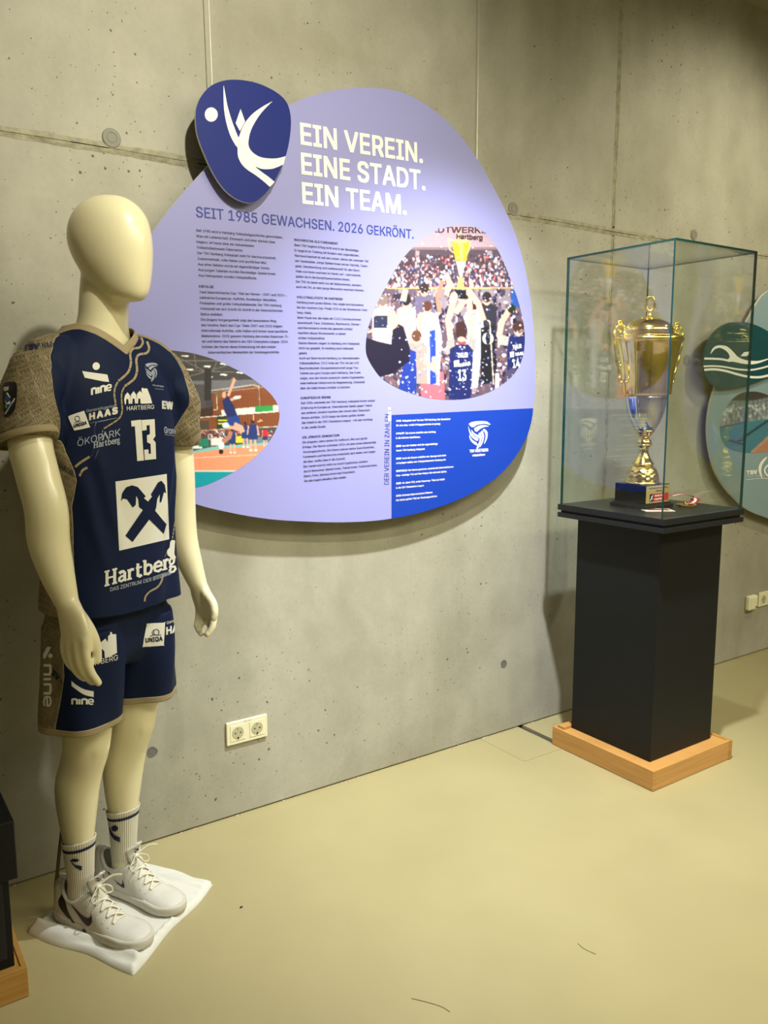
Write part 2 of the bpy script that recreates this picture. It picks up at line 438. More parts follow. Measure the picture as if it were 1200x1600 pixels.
M_GOLD = mat('polished_gold', (246, 222, 116), .14, metal=1)
M_GOLDB = mat('embossed_gold', (244, 218, 112), .2, metal=1)
M_SILVER = mat('polished_silver', (214, 214, 214), .07, metal=1)
M_PLAST = mat('socket_cream', (224, 220, 188), .35)
M_PIN = mat('socket_hole', (20, 18, 15), .6)
M_SKIN = mat('mannequin_cream', (226, 219, 182), .34, spec=.5, coat=.25)
M_NAVY = mat('jersey_navy', (9, 24, 56), .68, spec=.2, noise=(900, .12), bump=(700, .15, .0006))
M_BEIGE = mat('jersey_sand', (134, 122, 92), .7, noise=(500, .06), bump=(700, .15, .0006))
M_BEIGE2 = mat('trim_sand', (150, 136, 104), .7)
M_PAT = mat('print_taupe', (104, 92, 68), .7)
M_PATN = mat('print_navy', (20, 26, 66), .7)
M_SHW = mat('print_shirt_white', (214, 214, 204), .6)
M_GREY = mat('print_shirt_grey', (150, 158, 172), .6)
M_PBLK = mat('print_black', (14, 16, 18), .5)
M_SOCK = mat('sock_white', (206, 202, 186), .9, bump=(300, .3, .001))
M_SHOE = mat('shoe_offwhite', (206, 204, 194), .6, noise=(40, .03), bump=(260, .15, .0008))
M_SOLE = mat('shoe_sole', (198, 195, 182), .55)
M_LACE = mat('lace_white', (226, 222, 200), .8)
M_PURP = mat('print_purple', (36, 22, 66), .4)
M_CLOTH = mat('white_cotton', (212, 212, 202), .85, bump=(300, .2, .0008))
M_TEALB = mat('panel_teal_grey', (128, 152, 160), .4)
M_TEAL = mat('badge_teal', (2, 66, 74), .38)
M_RED = mat('ribbon_red', (170, 26, 44), .6)
M_RIBW = mat('ribbon_white', (226, 220, 214), .6)
M_PLQ = mat('plaque_gold', (206, 184, 122), .35, metal=.4)
M_PLR = mat('plaque_red', (196, 38, 44), .4)
M_CARD = mat('card_white', (216, 206, 190), .6)
# ------------------------------------------------------------------ room
XL, XR, YB, ZC = -2.2, 7.5, -6.5, 3.25
JZ, JX, G = 2.121, 2.885, .006
wall = mk('wall_back', *box(XL, XR, .012, .25, -.05, ZC), M_DARK); tag(wall, kind='structure')
for (x0, x1, z0, z1) in ((XL, JX-G, .004, JZ-G), (JX+G, XR, .004, JZ-G), (XL, JX-G, JZ+G, ZC), (JX+G, XR, JZ+G, ZC)):
    mk('concrete_panel', *box(x0, x1, 0, .05, z0, z1), M_CONC, wall, bevel=.003)
from mathutils import noise as _n
def mnoise(t): return _n.noise(Vector((t, 3.1, .7)))
def ridge(name, a, b, w, h, seed, horiz=True):
    """crumbly cement bead along a panel joint"""
    r = random.Random(seed); n = int(abs(b-a)/.012); V, F = [], []
    prof = [(-w, 0), (-w*.55, .6), (-w*.09, .9), (0, .1), (w*.09, .7), (w*.6, .5), (w, 0)]; ww = [0]*len(prof)
    for i in range(n+1):
        t = a+(b-a)*i/n
        for k, (o, hh) in enumerate(prof):
            ww[k] = ww[k]*.7+r.uniform(-1, 1)*.3
            oo = o*(1+.35*ww[k])+.0015*math.sin(t*7+seed); y = -h*max(0, hh*(1+.9*ww[k]))-.0002
            V.append((t, y, oo) if horiz else (oo, y, t))
    m = len(prof)
    for i in range(n):
        gap = mnoise(i*.11+seed) > -.02
        for k in range(m-1):
            if k in (2, 3) and gap: continue
            q = i*m+k; F.append((q, q+1, q+m+1, q+m) if not horiz else (q, q+m, q+m+1, q+1))
    return V, F
V, F = ridge('r', XL+.01, XR-.01, .015, .003, 3); mk('joint_bead', [(x, y, z+JZ) for x, y, z in V], F, M_JOINT, wall)
V, F = ridge('r', .01, JZ-.02, .013, .002, 5, False); mk('joint_bead', [(x+JX, y, z) for x, y, z in V], F, M_JOINT, wall)
V, F = ridge('r', JZ+.02, ZC-.01, .013, .003, 8, False); mk('joint_bead', [(x+JX, y, z) for x, y, z in V], F, M_JOINT, wall)
def disc_y(cx, cz, prof, n=40):
    V, F = lathe(prof, n); return [(cx+x, -z, cz+y) for x, y, z in V], [tuple(reversed(f)) for f in F]
for cx, cz, r in ((.748, 2.151, .0265), (2.298, 2.143, .026), (3.447, 2.165, .024)):
    mk('tie_plug', *disc_y(cx, cz, [(r, -.004), (r, .002), (r*.93, .004), (r*.56, .004), (r*.54, .0028), (r*.5, .0028), (r*.48, .004), (0.0005, .004)]), M_PLUG, wall, smooth=False)
for cx, cz, r in ((2.294, .303, .0125), (.785, .303, .013), (3.441, 1.586, .019)):
    rr = random.Random(int(cx*100)); w8 = [rr.uniform(.85, 1.2) for _ in range(9)]; w8[8] = w8[0]; wob = [float(np.interp(q/5, range(9), w8)) for q in range(40)]
    V, F = lathe([(r*1.35, -.002), (r*1.3, .0012), (r*1.0, .001), (r*.92, .0002), (r*.5, .0004), (.0005, .0004)], 40,
                 wave=lambda i, a, z: .5+.5*wob[int(a/(2*math.pi)*40) % 40] if i < 3 else 1)
    mk('tie_hole', [(cx+x, -z-.0003, cz+y) for x, y, z in V], [tuple(reversed(f)) for f in F], M_PLUG if cz > 1 else mat('hole_grey', (104, 103, 96), .8), wall)
# floor with a lift-out cover and a cable channel beside the plinth
hx0, hx1, cx1, hx2, hy = 2.168, 2.386, 2.416, 2.87, -.262
tiles = [(XL, hx0, YB, .012), (hx2, XR, YB, .012), (hx0, hx2, YB, hy)]
V, F = join([box(a, b, c, d, -.06, 0) for a, b, c, d in tiles]); fl = mk('floor', V, F, M_FLOOR); tag(fl, kind='structure')
g = .0012
mk('floor_cover', *box(hx0+g, hx1, hy+g, .012, -.05, .0003), M_FLOOR, fl); mk('floor_cover', *box(cx1, hx2-g, hy+g, .012, -.05, .0003), M_FLOOR, fl)
mk('cable_channel', *box(hx1, cx1, hy+.05, .012, -.05, -.012), mat('channel_dark', (62, 60, 56), .5), fl)
mk('channel_cover', *box(hx1+.003, cx1-.003, hy+.03, -.07, -.02, -.003), mat('channel_metal', (96, 94, 88), .4, metal=.5), fl, bevel=.001)
mk('floor_strip', *box(hx1, cx1, hy+g, hy+.05, -.05, .0003), M_FLOOR, fl)
# crumbs of plaster along the foot of the wall
cr_ = []; rr = random.Random(2)
for (a, b, n) in ((1.98, 2.2, 26), (2.43, 2.62, 12), (.2, 1.9, 34)):
    for k in range(n):
        x = rr.uniform(a, b); s = rr.uniform(.0012, .0035); y = -rr.uniform(.001, .008)
        V, F = box(-s, s, -s*.6, s*.6, 0, s); cr_.append(([(x+vx, y+vy, vz) for vx, vy, vz in V], F))
V, F = join(cr_); cm = mk('plaster_crumbs', V, F, mat('crumb', (190, 184, 156), .9), fl); tag(cm, kind='stuff')
tag(mk('ceiling', *box(XL, XR, YB, .25, ZC, ZC+.1), M_CEIL), kind='structure')
tag(mk('wall_left', *box(XL-.1, XL, YB, .25, -.05, ZC), M_ROOM), kind='structure')
tag(mk('wall_right', *box(XR, XR+.1, YB, .25, -.05, ZC), M_ROOM), kind='structure')
tag(mk('wall_front', *box(XL, XR, YB-.1, YB, -.05, ZC), M_ROOM), kind='structure')
M_LAMP = emit('lamp_glow', (1, .93, .7), 6)
for k, (x, y) in enumerate([(x, y) for y in (-4.9, -4.0) for x in (-.6, .6, 1.8, 3.0, 4.2, 5.4)]):
    o = mk('ceiling_lamp', *box(x-.22, x+.22, y-.04, y+.04, ZC-.05, ZC-.012), M_LAMP)
    tag(o, 'slim glowing ceiling lamp behind the camera', 'lamp', 'slim ceiling lamps at the back of the room')
# ------------------------------------------------------------------ large lilac wall panel
PY = -.07
def W(px, py, Y=PY): p = at_y(px, py, Y); return (p.x, p.z)
def Wl(pts, Y=PY): return [W(x, y, Y) for x, y in pts]
OUT = [(455, 162), (490, 149), (530, 140), (572, 137), (620, 142), (662, 161), (704, 195), (742, 243), (775, 300), (800, 352), (817, 405), (828, 462), (834, 520), (836, 580), (834, 635), (824, 680), (802, 718), (772, 749), (720, 779), (660, 800), (600, 812), (540, 816), (480, 815), (420, 811), (360, 801), (301, 786), (252, 762), (215, 728), (190, 680), (180, 620), (178, 560), (186, 500), (203, 435), (237, 366), (272, 318), (302, 284), (330, 254), (380, 205), (420, 178)]
panel = empty('wall_panel', (1.6, -.05, 0)); PO = panel.location
tag(panel, 'large lilac pebble-shaped wall panel about a volleyball club, with a blue logo badge', 'wall panel')
def loc(o): # objects below are authored in world space; keep them there under the Empty
    o.location = -PO; return o
OUTW = closed_spline(Wl(OUT), 4)
bd = loc(board('board', OUTW, PY, .012, M_BOARD, panel, M_EDGE))
for x in (1.15, 2.05):
    for z in (1.25, 1.95): loc(mk('standoff', [(x+a, b, z+c) for a, b, c in disc_y(0, 0, [(.02, .0), (.02, .058)])[0]], disc_y(0, 0, [(.02, 0), (.02, .058)])[1], M_WIRE, panel))
def pside(name, shp, off, m, px=True, parent=None):
    return flat_y(name, shp, PY-off, m, parent or bd, px=px)
# blue field
blue = [(611.5, 651)]+[(x, 651-(x-611.5)*13/222.5) for x in (700, 780, 834)]
bl = Wl([(611.5, 648.5), (845, 637.2)]); xz = [bl[0], bl[1]]
x_b = bl[0][0]; slope = (bl[1][1]-bl[0][1])/(bl[1][0]-bl[0][0])
ins = [(x, z) for x, z in OUTW if x > x_b and z < bl[0][1]+slope*(x-x_b)]
ins = sorted(ins, key=lambda p: -math.atan2(p[1]-1.25, p[0]-1.9))
cen = (x_b, bl[0][1]); ring = sorted(ins, key=lambda p: -math.atan2(p[1]-cen[1], p[0]-cen[0]))
zb = min((abs(x-x_b), z) for x, z in OUTW if z < 1.2)[1]
pts = [cen, (ring[0][0]+.0008, cen[1]+slope*(ring[0][0]-x_b))]+ring+[(x_b, zb+.0005)]
pside('blue_field', poly(pts), .0006, M_BLUE, px=False)
# headline and subline
T = []
for s, a, b in (('EIN VEREIN.', (1.320, 2.211), (1.802, 2.226)), ('EINE STADT.', (1.321, 2.122), (1.814, 2.137)), ('EIN TEAM.', (1.323, 2.033), (1.732, 2.045))):
    T.append(fit(s, a, b, .0615, bold=.022, res=5))
pside('headline', j2(T), .0007, M_WHITE, px=False)
pside('subline', fit('SEIT 1985 GEWACHSEN. 2026 GEKRÖNT.', (.965, 1.949), (1.763, 1.968), .0295, bold=.009, res=4), .0007, M_INKB, px=False)
COL1 = ['Seit 1985 wird in Hartberg Volleyballgeschichte geschrieben.', 'Was mit Leidenschaft, Ehrenamt und einer starken Idee', 'begann, ist heute eine der bekanntesten', 'Volleyballadressen Österreichs.', 'Der TSV Hartberg Volleyball steht für Nachwuchsarbeit,', 'Zusammenhalt, volle Hallen und sportlichen Mut.', 'Aus einer Sektion wurde ein eigenständiger Verein.', 'Aus jungen Talenten wurden Bundesliga-Spieler:innen.', 'Aus Heimspielen wurden Volleyballfeste.', '', '*ERFOLGE', 'Zwei österreichische Cup-Titel der Herren – 2007 und 2015 –,', 'zahlreiche Europacup-Auftritte, Bundesliga-Medaillen,', 'Finalspiele und große Volleyballabende: Der TSV Hartberg', 'Volleyball hat sich Schritt für Schritt in der österreichischen', 'Spitze etabliert.', 'Die jüngere Vergangenheit zeigt den besonderen Weg', 'des Vereins: Nach den Cup-Titeln 2007 und 2015 folgten', 'internationale Auftritte, volle Hallen und immer neue sportliche', 'Meilensteine. 2025 gewann Hartberg den ersten Supercup-Ti-', 'tel und feierte das Debüt in der CEV Champions League. 2026', 'krönten die Herren diese Entwicklung mit dem ersten', 'österreichischen Meistertitel der Vereinsgeschichte.']
COL2 = ['*NACHWUCHS ALS FUNDAMENT', 'Beim TSV beginnt Erfolg nicht erst in der Bundesliga.', 'Er beginnt im Training mit Kindern und Jugendlichen.', 'Nachwuchsarbeit ist seit den ersten Jahren ein zentraler Teil', 'der Vereinsidee. Junge Spieler:innen lernen Technik, Team-', 'geist, Verantwortung und Leidenschaft für den Sport.', 'Viele von ihnen wachsen im Verein auf – und manche', 'später bis in die Kampfmannschaften hinein.', 'Der TSV ist damit nicht nur ein Spitzenverein, sondern', 'auch ein Ort, an dem junge Menschen wachsen können.', '', '*VOLLEYBALLFESTE IN HARTBERG', 'Hartberg kann große Bühne. Das zeigte sich besonders', 'bei den Austrian Cup-Finals 2024 in der Stadtwerke-Hart-', 'berg-Halle.', 'Beim Finale war die Halle mit 2.523 Zuschauer:innen', 'ausverkauft. Fans, Volunteers, Nachwuchs, Damen-', 'und Herrenteams sowie das gesamte Umfeld', 'machten dieses Wochenende zu einem', 'echten Volleyballfest.', 'Solche Abende zeigen: In Hartberg wird Volleyball', 'nicht nur gespielt. In Hartberg wird Volleyball', 'gelebt.', 'Auch auf Sand wurde Hartberg zur internationalen', 'Volleyballbühne: 2012 holte der TSV mit der U20', 'Beachvolleyball-Europameisterschaft junge Top-', 'Talente aus ganz Europa nach Hartberg. Das Event', 'zeigte, was den Verein ausmacht: starke Organisation,', 'viele helfende Hände und die Begeisterung, Volleyball', 'über die Halle hinaus sichtbar zu machen.', '', '*EUROPÄISCHE BÜHNE', 'Seit 2006 sammelte der TSV Hartberg Volleyball immer wieder', 'Erfahrung im Europacup. Internationale Spiele gegen Teams', 'aus anderen Ländern machten den Verein über Österreich', 'hinaus sichtbar. 2025 folgte der bisher größte Schritt:', 'das Debüt in der CEV Champions League – mit dem Aufstieg', 'in die zweite Runde.', '', '*DIE JÜNGSTE GENERATION', 'Die jüngsten Jahre stehen für Aufbruch, Mut und große', 'Erfolge. Die Herren schrieben 2026 mit dem ersten Meistertitel', 'Vereinsgeschichte. Die Damen setzen starke Ausrufezeichen,', 'Farmteams und Nachwuchs entwickeln sich weiter und tragen', 'die blau-weiße Idee in die Zukunft.', 'Der Verein wächst nicht nur durch Ergebnisse, sondern', 'durch Menschen: Spieler:innen, Trainer:innen, Funktionär:innen,', 'Eltern, Fans, Sponsor:innen und Volunteers.', 'Sie alle tragen dieselbe Idee weiter.']
def column(lines, x0, x1, z0, pitch, size, ang, xs=None):
    out = []
    for i, s in enumerate(lines):
        if not s: continue
        b = s[0] == '*'; s = s.lstrip('*')
        V, T_, w = text2(s, .034 if b else .013, 1, raw=True); x = x0+(x1-x0)*i/len(lines); z = z0-pitch*i
        if xs and i in xs: x = xs[i]
        k = size*(1.0 if not b else 1.02); c, s_ = math.cos(ang), math.sin(ang)
        out.append(([(x+(vx*w*c-vy*s_)*k, z+(vx*w*s_+vy*c)*k) for vx, vy in V], T_))
    return j2(out)
pside('text_column', column(COL1, .963, .971, 1.9075, .0161, .0143, .03, {22: .988}), .0007, M_INK, px=False)
pside('text_column', column(COL2, 1.291, 1.313, 1.9135, .0161, .0142, .022), .0007, M_INK, px=False)
YRS = [('1985', 'Volleyball wird Teil des TSV Hartberg. Der Grundstein', 'für eine blau-weiße Erfolgsgeschichte ist gelegt.'), ('1996/97', 'Die Herren schaffen den Aufstieg', 'in die höchste Spielklasse.'), ('2000', 'Aus der Sektion wird der eigenständige', 'Verein TSV Hartberg Volleyball.'), ('2003', 'Auch die Damen schaffen den Sprung nach oben', 'und prägen seither den Volleyballstandort Hartberg mit.'), ('2007/2015', 'Die Herren gewinnen zweimal den österreichischen', 'Cup – wichtige Titel auf dem Weg in die nationale Spitze.'), ('2025', '40 Jahre TSV, erster Supercup-Titel und Debüt', 'in der CEV Champions League.'), ('2026', 'Erstmals österreichischer Meister:', 'Der bisher größte Titel der Vereinsgeschichte')]
T = []
for i, (y, a, b) in enumerate(YRS):
    z = 1.3325-.0447*i; V, t, w = text2(y, .025, 1); k = .0126
    T.append(([(1.687+vx*w*k, z+vy*k) for vx, vy in V], t)); x1 = 1.687+(w+.35)*k
    V, t, w = text2(a, .014, 1); T.append(([(x1+vx*w*k, z+vy*k+vx*w*k*.01) for vx, vy in V], t))
    V, t, w = text2(b, .014, 1); T.append(([(1.687+vx*w*k, z-.0162+vy*k+vx*w*k*.01) for vx, vy in V], t))
pside('timeline_text', j2(T), .0009, M_WHITE, px=False)
pside('side_title', fit('DER VEREIN IN ZAHLEN', (607.5, 757), (609, 647), 7.2, up=(-1, 0), bold=.0, res=3), .0007, M_INKB)
pside('accent_bar', j2([poly([(606.3, 643.5), (611, 643.3), (611.3, 658), (606.5, 658.3)]), poly([(606.3, 636.5), (610.5, 636.3), (610.5, 640.4), (606.3, 640.6)])]), .0009, M_WHITE)
# volleyball emblem (three bands of petals) and its caption
def volley(ox, oy, s):
    z = lambda pts: [(ox+x*s, oy+y*s) for x, y in pts]
    return [poly(z(cr_spline(p, 5))) for p in (
        [(835, 292), (850, 284), (880, 280), (915, 282), (932, 296), (905, 292), (875, 296), (858, 306), (846, 305), (835, 292)],
        [(860, 312), (880, 301), (905, 298), (925, 303), (905, 306), (885, 316), (872, 327), (862, 322), (860, 312)],
        [(833, 300), (842, 325), (858, 345), (878, 358), (872, 368), (850, 352), (838, 330), (833, 300)],
        [(847, 318), (862, 335), (882, 345), (884, 356), (866, 346), (852, 334), (847, 318)],
        [(838, 340), (850, 362), (872, 378), (870, 388), (850, 374), (840, 358), (838, 340)],
        [(888, 330), (893, 350), (888, 380), (876, 403), (870, 400), (882, 372), (884, 350), (879, 336), (888, 330)],
        [(896, 322), (904, 345), (898, 375), (884, 398), (894, 370), (896, 346), (890, 328), (896, 322)],
        [(905, 314), (919, 330), (917, 358), (904, 382), (910, 355), (909, 335), (898, 320), (905, 314)])]
k7 = 1/2.857
pside('emblem', j2(volley(440, 560, k7)+[fit('TSV HARTBERG', (734, 707.2), (763, 705), 4.4, bold=.03, ysign=-1), fit('volleyballteam', (738, 713.2), (758, 711.8), 3.4, bold=.02, ysign=-1)]), .0009, M_WHITE)
# ---- printed photographs: colours painted on a fine grid of the flat print
class Paint:
    def __init__(s, x0, y0, x1, y1, st, bg):
        s.xs = np.arange(x0, x1+st, st); s.ys = np.arange(y0, y1+st, st); s.X, s.Y = np.meshgrid(s.xs, s.ys)
        s.C = np.zeros(s.X.shape+(3,)); s.C[:] = bg
    def put(s, m, c): s.C[m] = c
    def poly(s, p, c):
        A = np.array(p); m = (s.X >= A[:, 0].min()) & (s.X <= A[:, 0].max()) & (s.Y >= A[:, 1].min()) & (s.Y <= A[:, 1].max())
        ii = np.where(m)
        if len(ii[0]): q = pip(p)(s.X[ii], s.Y[ii]); s.C[ii[0][q], ii[1][q]] = c
    def ell(s, x, y, rx, ry, c):
        j0, j1 = np.searchsorted(s.xs, (x-rx, x+rx)); i0, i1 = np.searchsorted(s.ys, (y-ry, y+ry))
        if j1 <= j0 or i1 <= i0: return
        X, Y = s.X[i0:i1+1, j0:j1+1], s.Y[i0:i1+1, j0:j1+1]; s.C[i0:i1+1, j0:j1+1][((X-x)/rx)**2+((Y-y)/ry)**2 <= 1] = c
    def rect(s, a, b, c, d, col): s.C[(s.X >= a) & (s.X <= c) & (s.Y >= b) & (s.Y <= d)] = col
    def line(s, p, w, c):
        v, t = stroke(p, w)
        for i in range(len(p)-1): s.poly([v[2*i], v[2*i+1], v[2*i+3], v[2*i+2]], c)
    def build(s, name, outline, tf, mat_, parent):
        h, w = s.X.shape; ins = pip(outline)(s.X, s.Y); cell = ins[:-1, :-1] | ins[1:, :-1] | ins[:-1, 1:] | ins[1:, 1:]
        used = np.zeros((h, w), bool); used[:-1, :-1] |= cell; used[1:, :-1] |= cell; used[:-1, 1:] |= cell; used[1:, 1:] |= cell
        idx = -np.ones((h, w), int); idx[used] = np.arange(used.sum())
        P = np.stack([s.X[used], s.Y[used]], 1); out = ~ins[used]
        A = np.array(outline, float); B = np.roll(A, -1, 0)
        for i in np.where(out)[0]:
            d = B-A; t = np.clip(((P[i]-A)*d).sum(1)/((d*d).sum(1)+1e-9), 0, 1); q = A+d*t[:, None]; P[i] = q[((q-P[i])**2).sum(1).argmin()]
        ci, cj = np.where(cell); F = np.stack([idx[ci, cj], idx[ci+1, cj], idx[ci+1, cj+1], idx[ci, cj+1]], 1)
        V = [tf(x, y) for x, y in P]; o = mk(name, V, F.tolist(), mat_, parent)
        ca = o.data.color_attributes.new('print', 'BYTE_COLOR', 'POINT')
        c = np.clip(s.C[used]/255, 0, 1); n = len(o.data.vertices); ca.data.foreach_set('color_srgb', np.concatenate([c, np.ones((len(c), 1))], 1)[:n].ravel())
        return o
def soften(C, k=1):
    for _ in range(k): C = (C+np.roll(C, 1, 0)+np.roll(C, -1, 0)+np.roll(C, 1, 1)+np.roll(C, -1, 1))/5
    return C
R = random.Random(11)
SK, SKD, NV = (214, 160, 140), (172, 116, 100), (26, 34, 88)
p = Paint(40, 40, 1125, 1232, 3.4, (70, 56, 70))
p.rect(0, 0, 1200, 215, (158, 136, 148)); p.rect(0, 198, 1200, 214, (120, 98, 108)); p.rect(380, 222, 410, 300, (150, 130, 136)); p.rect(860, 222, 895, 270, (150, 130, 136))
cols = [(206, 170, 168), (150, 110, 112), (230, 215, 220), (52, 38, 50), (120, 140, 190), (96, 70, 80), (176, 140, 140), (40, 44, 92), (190, 90, 96), (236, 228, 232)]
for i in range(1500):
    y = R.uniform(255, 468); dn = (y-250)/215
    c = R.choice(cols) if R.random() < .35+.65*dn else (58, 40, 52); s = R.uniform(5, 14)
    p.ell(R.uniform(40, 1120), y, s*.7, s, c)
p.rect(0, 472, 1200, 1240, (88, 72, 88)); p.rect(480, 478, 1060, 660, (126, 116, 128))
for i in range(900):
    y = R.uniform(480, 1220); p.ell(R.uniform(60, 1120), y, R.uniform(6, 20), R.uniform(8, 26), R.choice([(44, 36, 52), (62, 50, 70), (140, 120, 132), (30, 30, 60), (96, 78, 90), (188, 168, 176), (120, 84, 84)]))
p.line([(190, 474), (1040, 470)], 9, (214, 176, 96)); p.rect(1020, 480, 1080, 600, (40, 76, 150))
p.poly([(420, 1040), (570, 1030), (580, 1225), (420, 1225)], (226, 96, 110))
def person(x, y, s, jersey, hair=(44, 30, 30), arms=True, h=330):
    p.poly([(x-70*s, y+60*s), (x-36*s, y+40*s), (x+36*s, y+40*s), (x+72*s, y+62*s), (x+76*s, y+h*s), (x-74*s, y+h*s)], jersey)
    p.ell(x, y+12*s, 30*s, 42*s, SK); p.ell(x, y-8*s, 34*s, 40*s, hair)
person(860, 540, .9, (40, 40, 52)); person(440, 480, .9, (96, 86, 110)); person(165, 560, 1.0, (206, 176, 172), (120, 100, 96)); person(320, 560, .9, (176, 150, 150), (26, 24, 30))
p.line([(590, 520), (610, 440), (590, 380)], 34, SK); p.line([(545, 640), (530, 540), (560, 420)], 30, SKD); p.line([(760, 470), (752, 420)], 30, SK)
p.poly([(440, 650), (530, 640), (560, 800), (540, 1120), (430, 1110), (410, 760)], (196, 186, 200)); p.poly([(478, 760), (515, 750), (520, 1110), (480, 1120)], (34, 62, 170)); person(462, 600, .85, (196, 186, 200), (78, 46, 40), h=120)
p.poly([(700, 660), (830, 650), (840, 730), (800, 1140), (740, 1140), (730, 760)], (178, 172, 186)); person(775, 590, .85, (186, 180, 196), (52, 34, 34), h=110)
p.poly([(820, 740), (915, 720), (930, 1100), (820, 1120)], (24, 24, 34)); p.ell(868, 810, 38, 40, (206, 200, 206)); p.ell(868, 810, 16, 40, (24, 24, 34))
for a in ([(620, 820), (600, 690), (640, 540)], [(650, 640), (700, 570), (680, 530)], [(760, 800), (750, 640), (735, 490)], [(840, 690), (800, 570), (745, 500)], [(940, 800), (960, 700), (1010, 620)], [(300, 560), (315, 480)], [(420, 760), (405, 690), (430, 640)]): p.line(a, 40, SK)
person(390, 800, .95, (150, 136, 132), (92, 58, 46)); p.poly([(340, 880), (385, 900), (390, 1180), (270, 1160), (290, 1020)], (30, 52, 140)); p.line([(440, 960), (500, 1010), (510, 930)], 34, SK)
p.poly([(590, 830), (640, 800), (650, 900), (590, 920)], (150, 142, 138)); p.poly([(740, 790), (790, 820), (780, 900), (735, 890)], (150, 142, 138))
p.poly([(612, 880), (665, 850), (735, 850), (768, 890), (752, 1225), (605, 1215)], NV); p.ell(690, 758, 38, 62, (58, 34, 34)); p.poly([(662, 826), (716, 826), (722, 846), (656, 846)], (206, 60, 66)); p.ell(690, 815, 26, 18, SK)
person(1072, 740, 1.05, NV, (66, 42, 38), h=420); p.poly([(920, 770), (1010, 800), (1000, 860), (940, 850)], (170, 160, 152)); p.ell(1025, 610, 26, 30, (30, 40, 30)); p.ell(1040, 1070, 60, 60, (70, 62, 90))
p.line([(880, 700), (905, 1120)], 9, (190, 170, 160)); p.rect(915, 1040, 942, 1180, (216, 206, 210))
# trophy in the air
p.poly([(625, 160), (750, 160), (722, 292), (650, 290)], (206, 150, 40)); p.poly([(672, 165), (700, 165), (700, 290), (682, 290)], (236, 196, 96)); p.ell(686, 156, 50, 16, (230, 200, 120)); p.line([(676, 140), (672, 100)], 8, (224, 196, 120)); p.ell(676, 104, 13, 15, (230, 204, 130))
p.line([(628, 150), (602, 140), (612, 215), (640, 236)], 7, (226, 200, 130)); p.line([(748, 160), (742, 215), (722, 250)], 7, (226, 200, 130))
p.poly([(652, 292), (720, 294), (692, 400), (680, 400)], (226, 212, 206)); p.poly([(672, 400), (698, 400), (712, 480), (655, 480)], (206, 178, 96)); p.rect(655, 486, 736, 545, (18, 16, 22)); p.ell(640, 530, 26, 34, SK); p.ell(740, 500, 20, 30, SK)
# photographer in front
p.poly([(40, 800), (130, 830), (220, 850), (232, 740), (262, 712), (300, 730), (346, 880), (340, 960), (240, 1040), (100, 1080), (40, 960)], (24, 20, 44)); p.ell(222, 690, 48, 60, SK); p.ell(185, 670, 22, 34, SK); p.rect(104, 656, 196, 740, (34, 40, 70)); p.line([(84, 660), (112, 652)], 20, SK); p.line([(60, 770), (110, 745)], 18, SK)
for i in range(620):
    x, y = R.uniform(60, 1110), R.uniform(90, 1210) if R.random() < .35 else R.uniform(480, 1215)
    if pip([(40, 800), (340, 830), (340, 1000), (100, 1080)])(x, y) and R.random() < .95: continue
    a = R.uniform(0, 3.1); s = R.uniform(4, 11); q = s*R.uniform(.3, .8); c, d = math.cos(a), math.sin(a)
    p.poly([(x+s*c, y+s*d), (x-q*d, y+q*c), (x-s*c, y-s*d), (x+q*d, y-q*c)], R.choice([(240, 238, 246)]*5+[(112, 150, 220), (84, 110, 200)]))
p.C = soften(p.C, 1)+RN.normal(0, 5, p.C.shape)
k8 = 1/4.286
tf1 = lambda x, y: tuple(at_y(560+x*k8, 340+y*k8, PY-.0008))
O1 = closed_spline([(50, 850), (62, 755), (88, 670), (120, 590), (180, 470), (255, 335), (340, 225), (440, 138), (540, 85), (640, 56), (740, 56), (810, 80), (872, 130), (930, 210), (990, 340), (1040, 470), (1082, 600), (1110, 740), (1113, 860), (1092, 960), (1040, 1050), (960, 1120), (860, 1175), (740, 1210), (620, 1220), (480, 1210), (350, 1175), (240, 1130), (150, 1070), (90, 990), (56, 920)], 4)
ph1 = p.build('crowd_photo', O1, tf1, M_PHOTO, bd)
z8 = lambda pts: [(560+x*k8, 340+y*k8) for x, y in pts]
def in8(P, T): f = pip(z8(O1)); return clip_poly(P, T, f)
pside('photo_lettering', in8(*j2([fit('STADTWERKE', z8([(395, 98)])[0], z8([(860, 104)])[0], 9, bold=.02, ysign=-1), fit('Hartberg', z8([(655, 142)])[0], z8([(832, 150)])[0], 7.5, bold=.05, ysign=-1)])), .0012, mat('photo_ink', (70, 44, 50), .5))
pside('photo_lettering', j2([fit('THALLER', z8([(664, 938)])[0], z8([(734, 934)])[0], 7, bold=.03, ysign=-1), fit('HAAS', z8([(680, 1000)])[0], z8([(752, 985)])[0], 5, bold=.05, ysign=-1), fit('13', z8([(668, 1090)])[0], z8([(724, 1088)])[0], 16, bold=.03, ysign=-1), fit('HAAS', z8([(1052, 925)])[0], z8([(1105, 918)])[0], 4.5, bold=.05, ysign=-1), fit('14', z8([(1034, 1006)])[0], z8([(1084, 1000)])[0], 13, bold=.03, ysign=-1), fit('THALER', z8([(1034, 880)])[0], z8([(1094, 872)])[0], 6, bold=.03, ysign=-1), poly(z8([(638, 960), (674, 952), (676, 998), (640, 1000)])), poly(z8([(1014, 900), (1042, 896), (1042, 934), (1016, 936)]))]), .0012, M_WHITE)
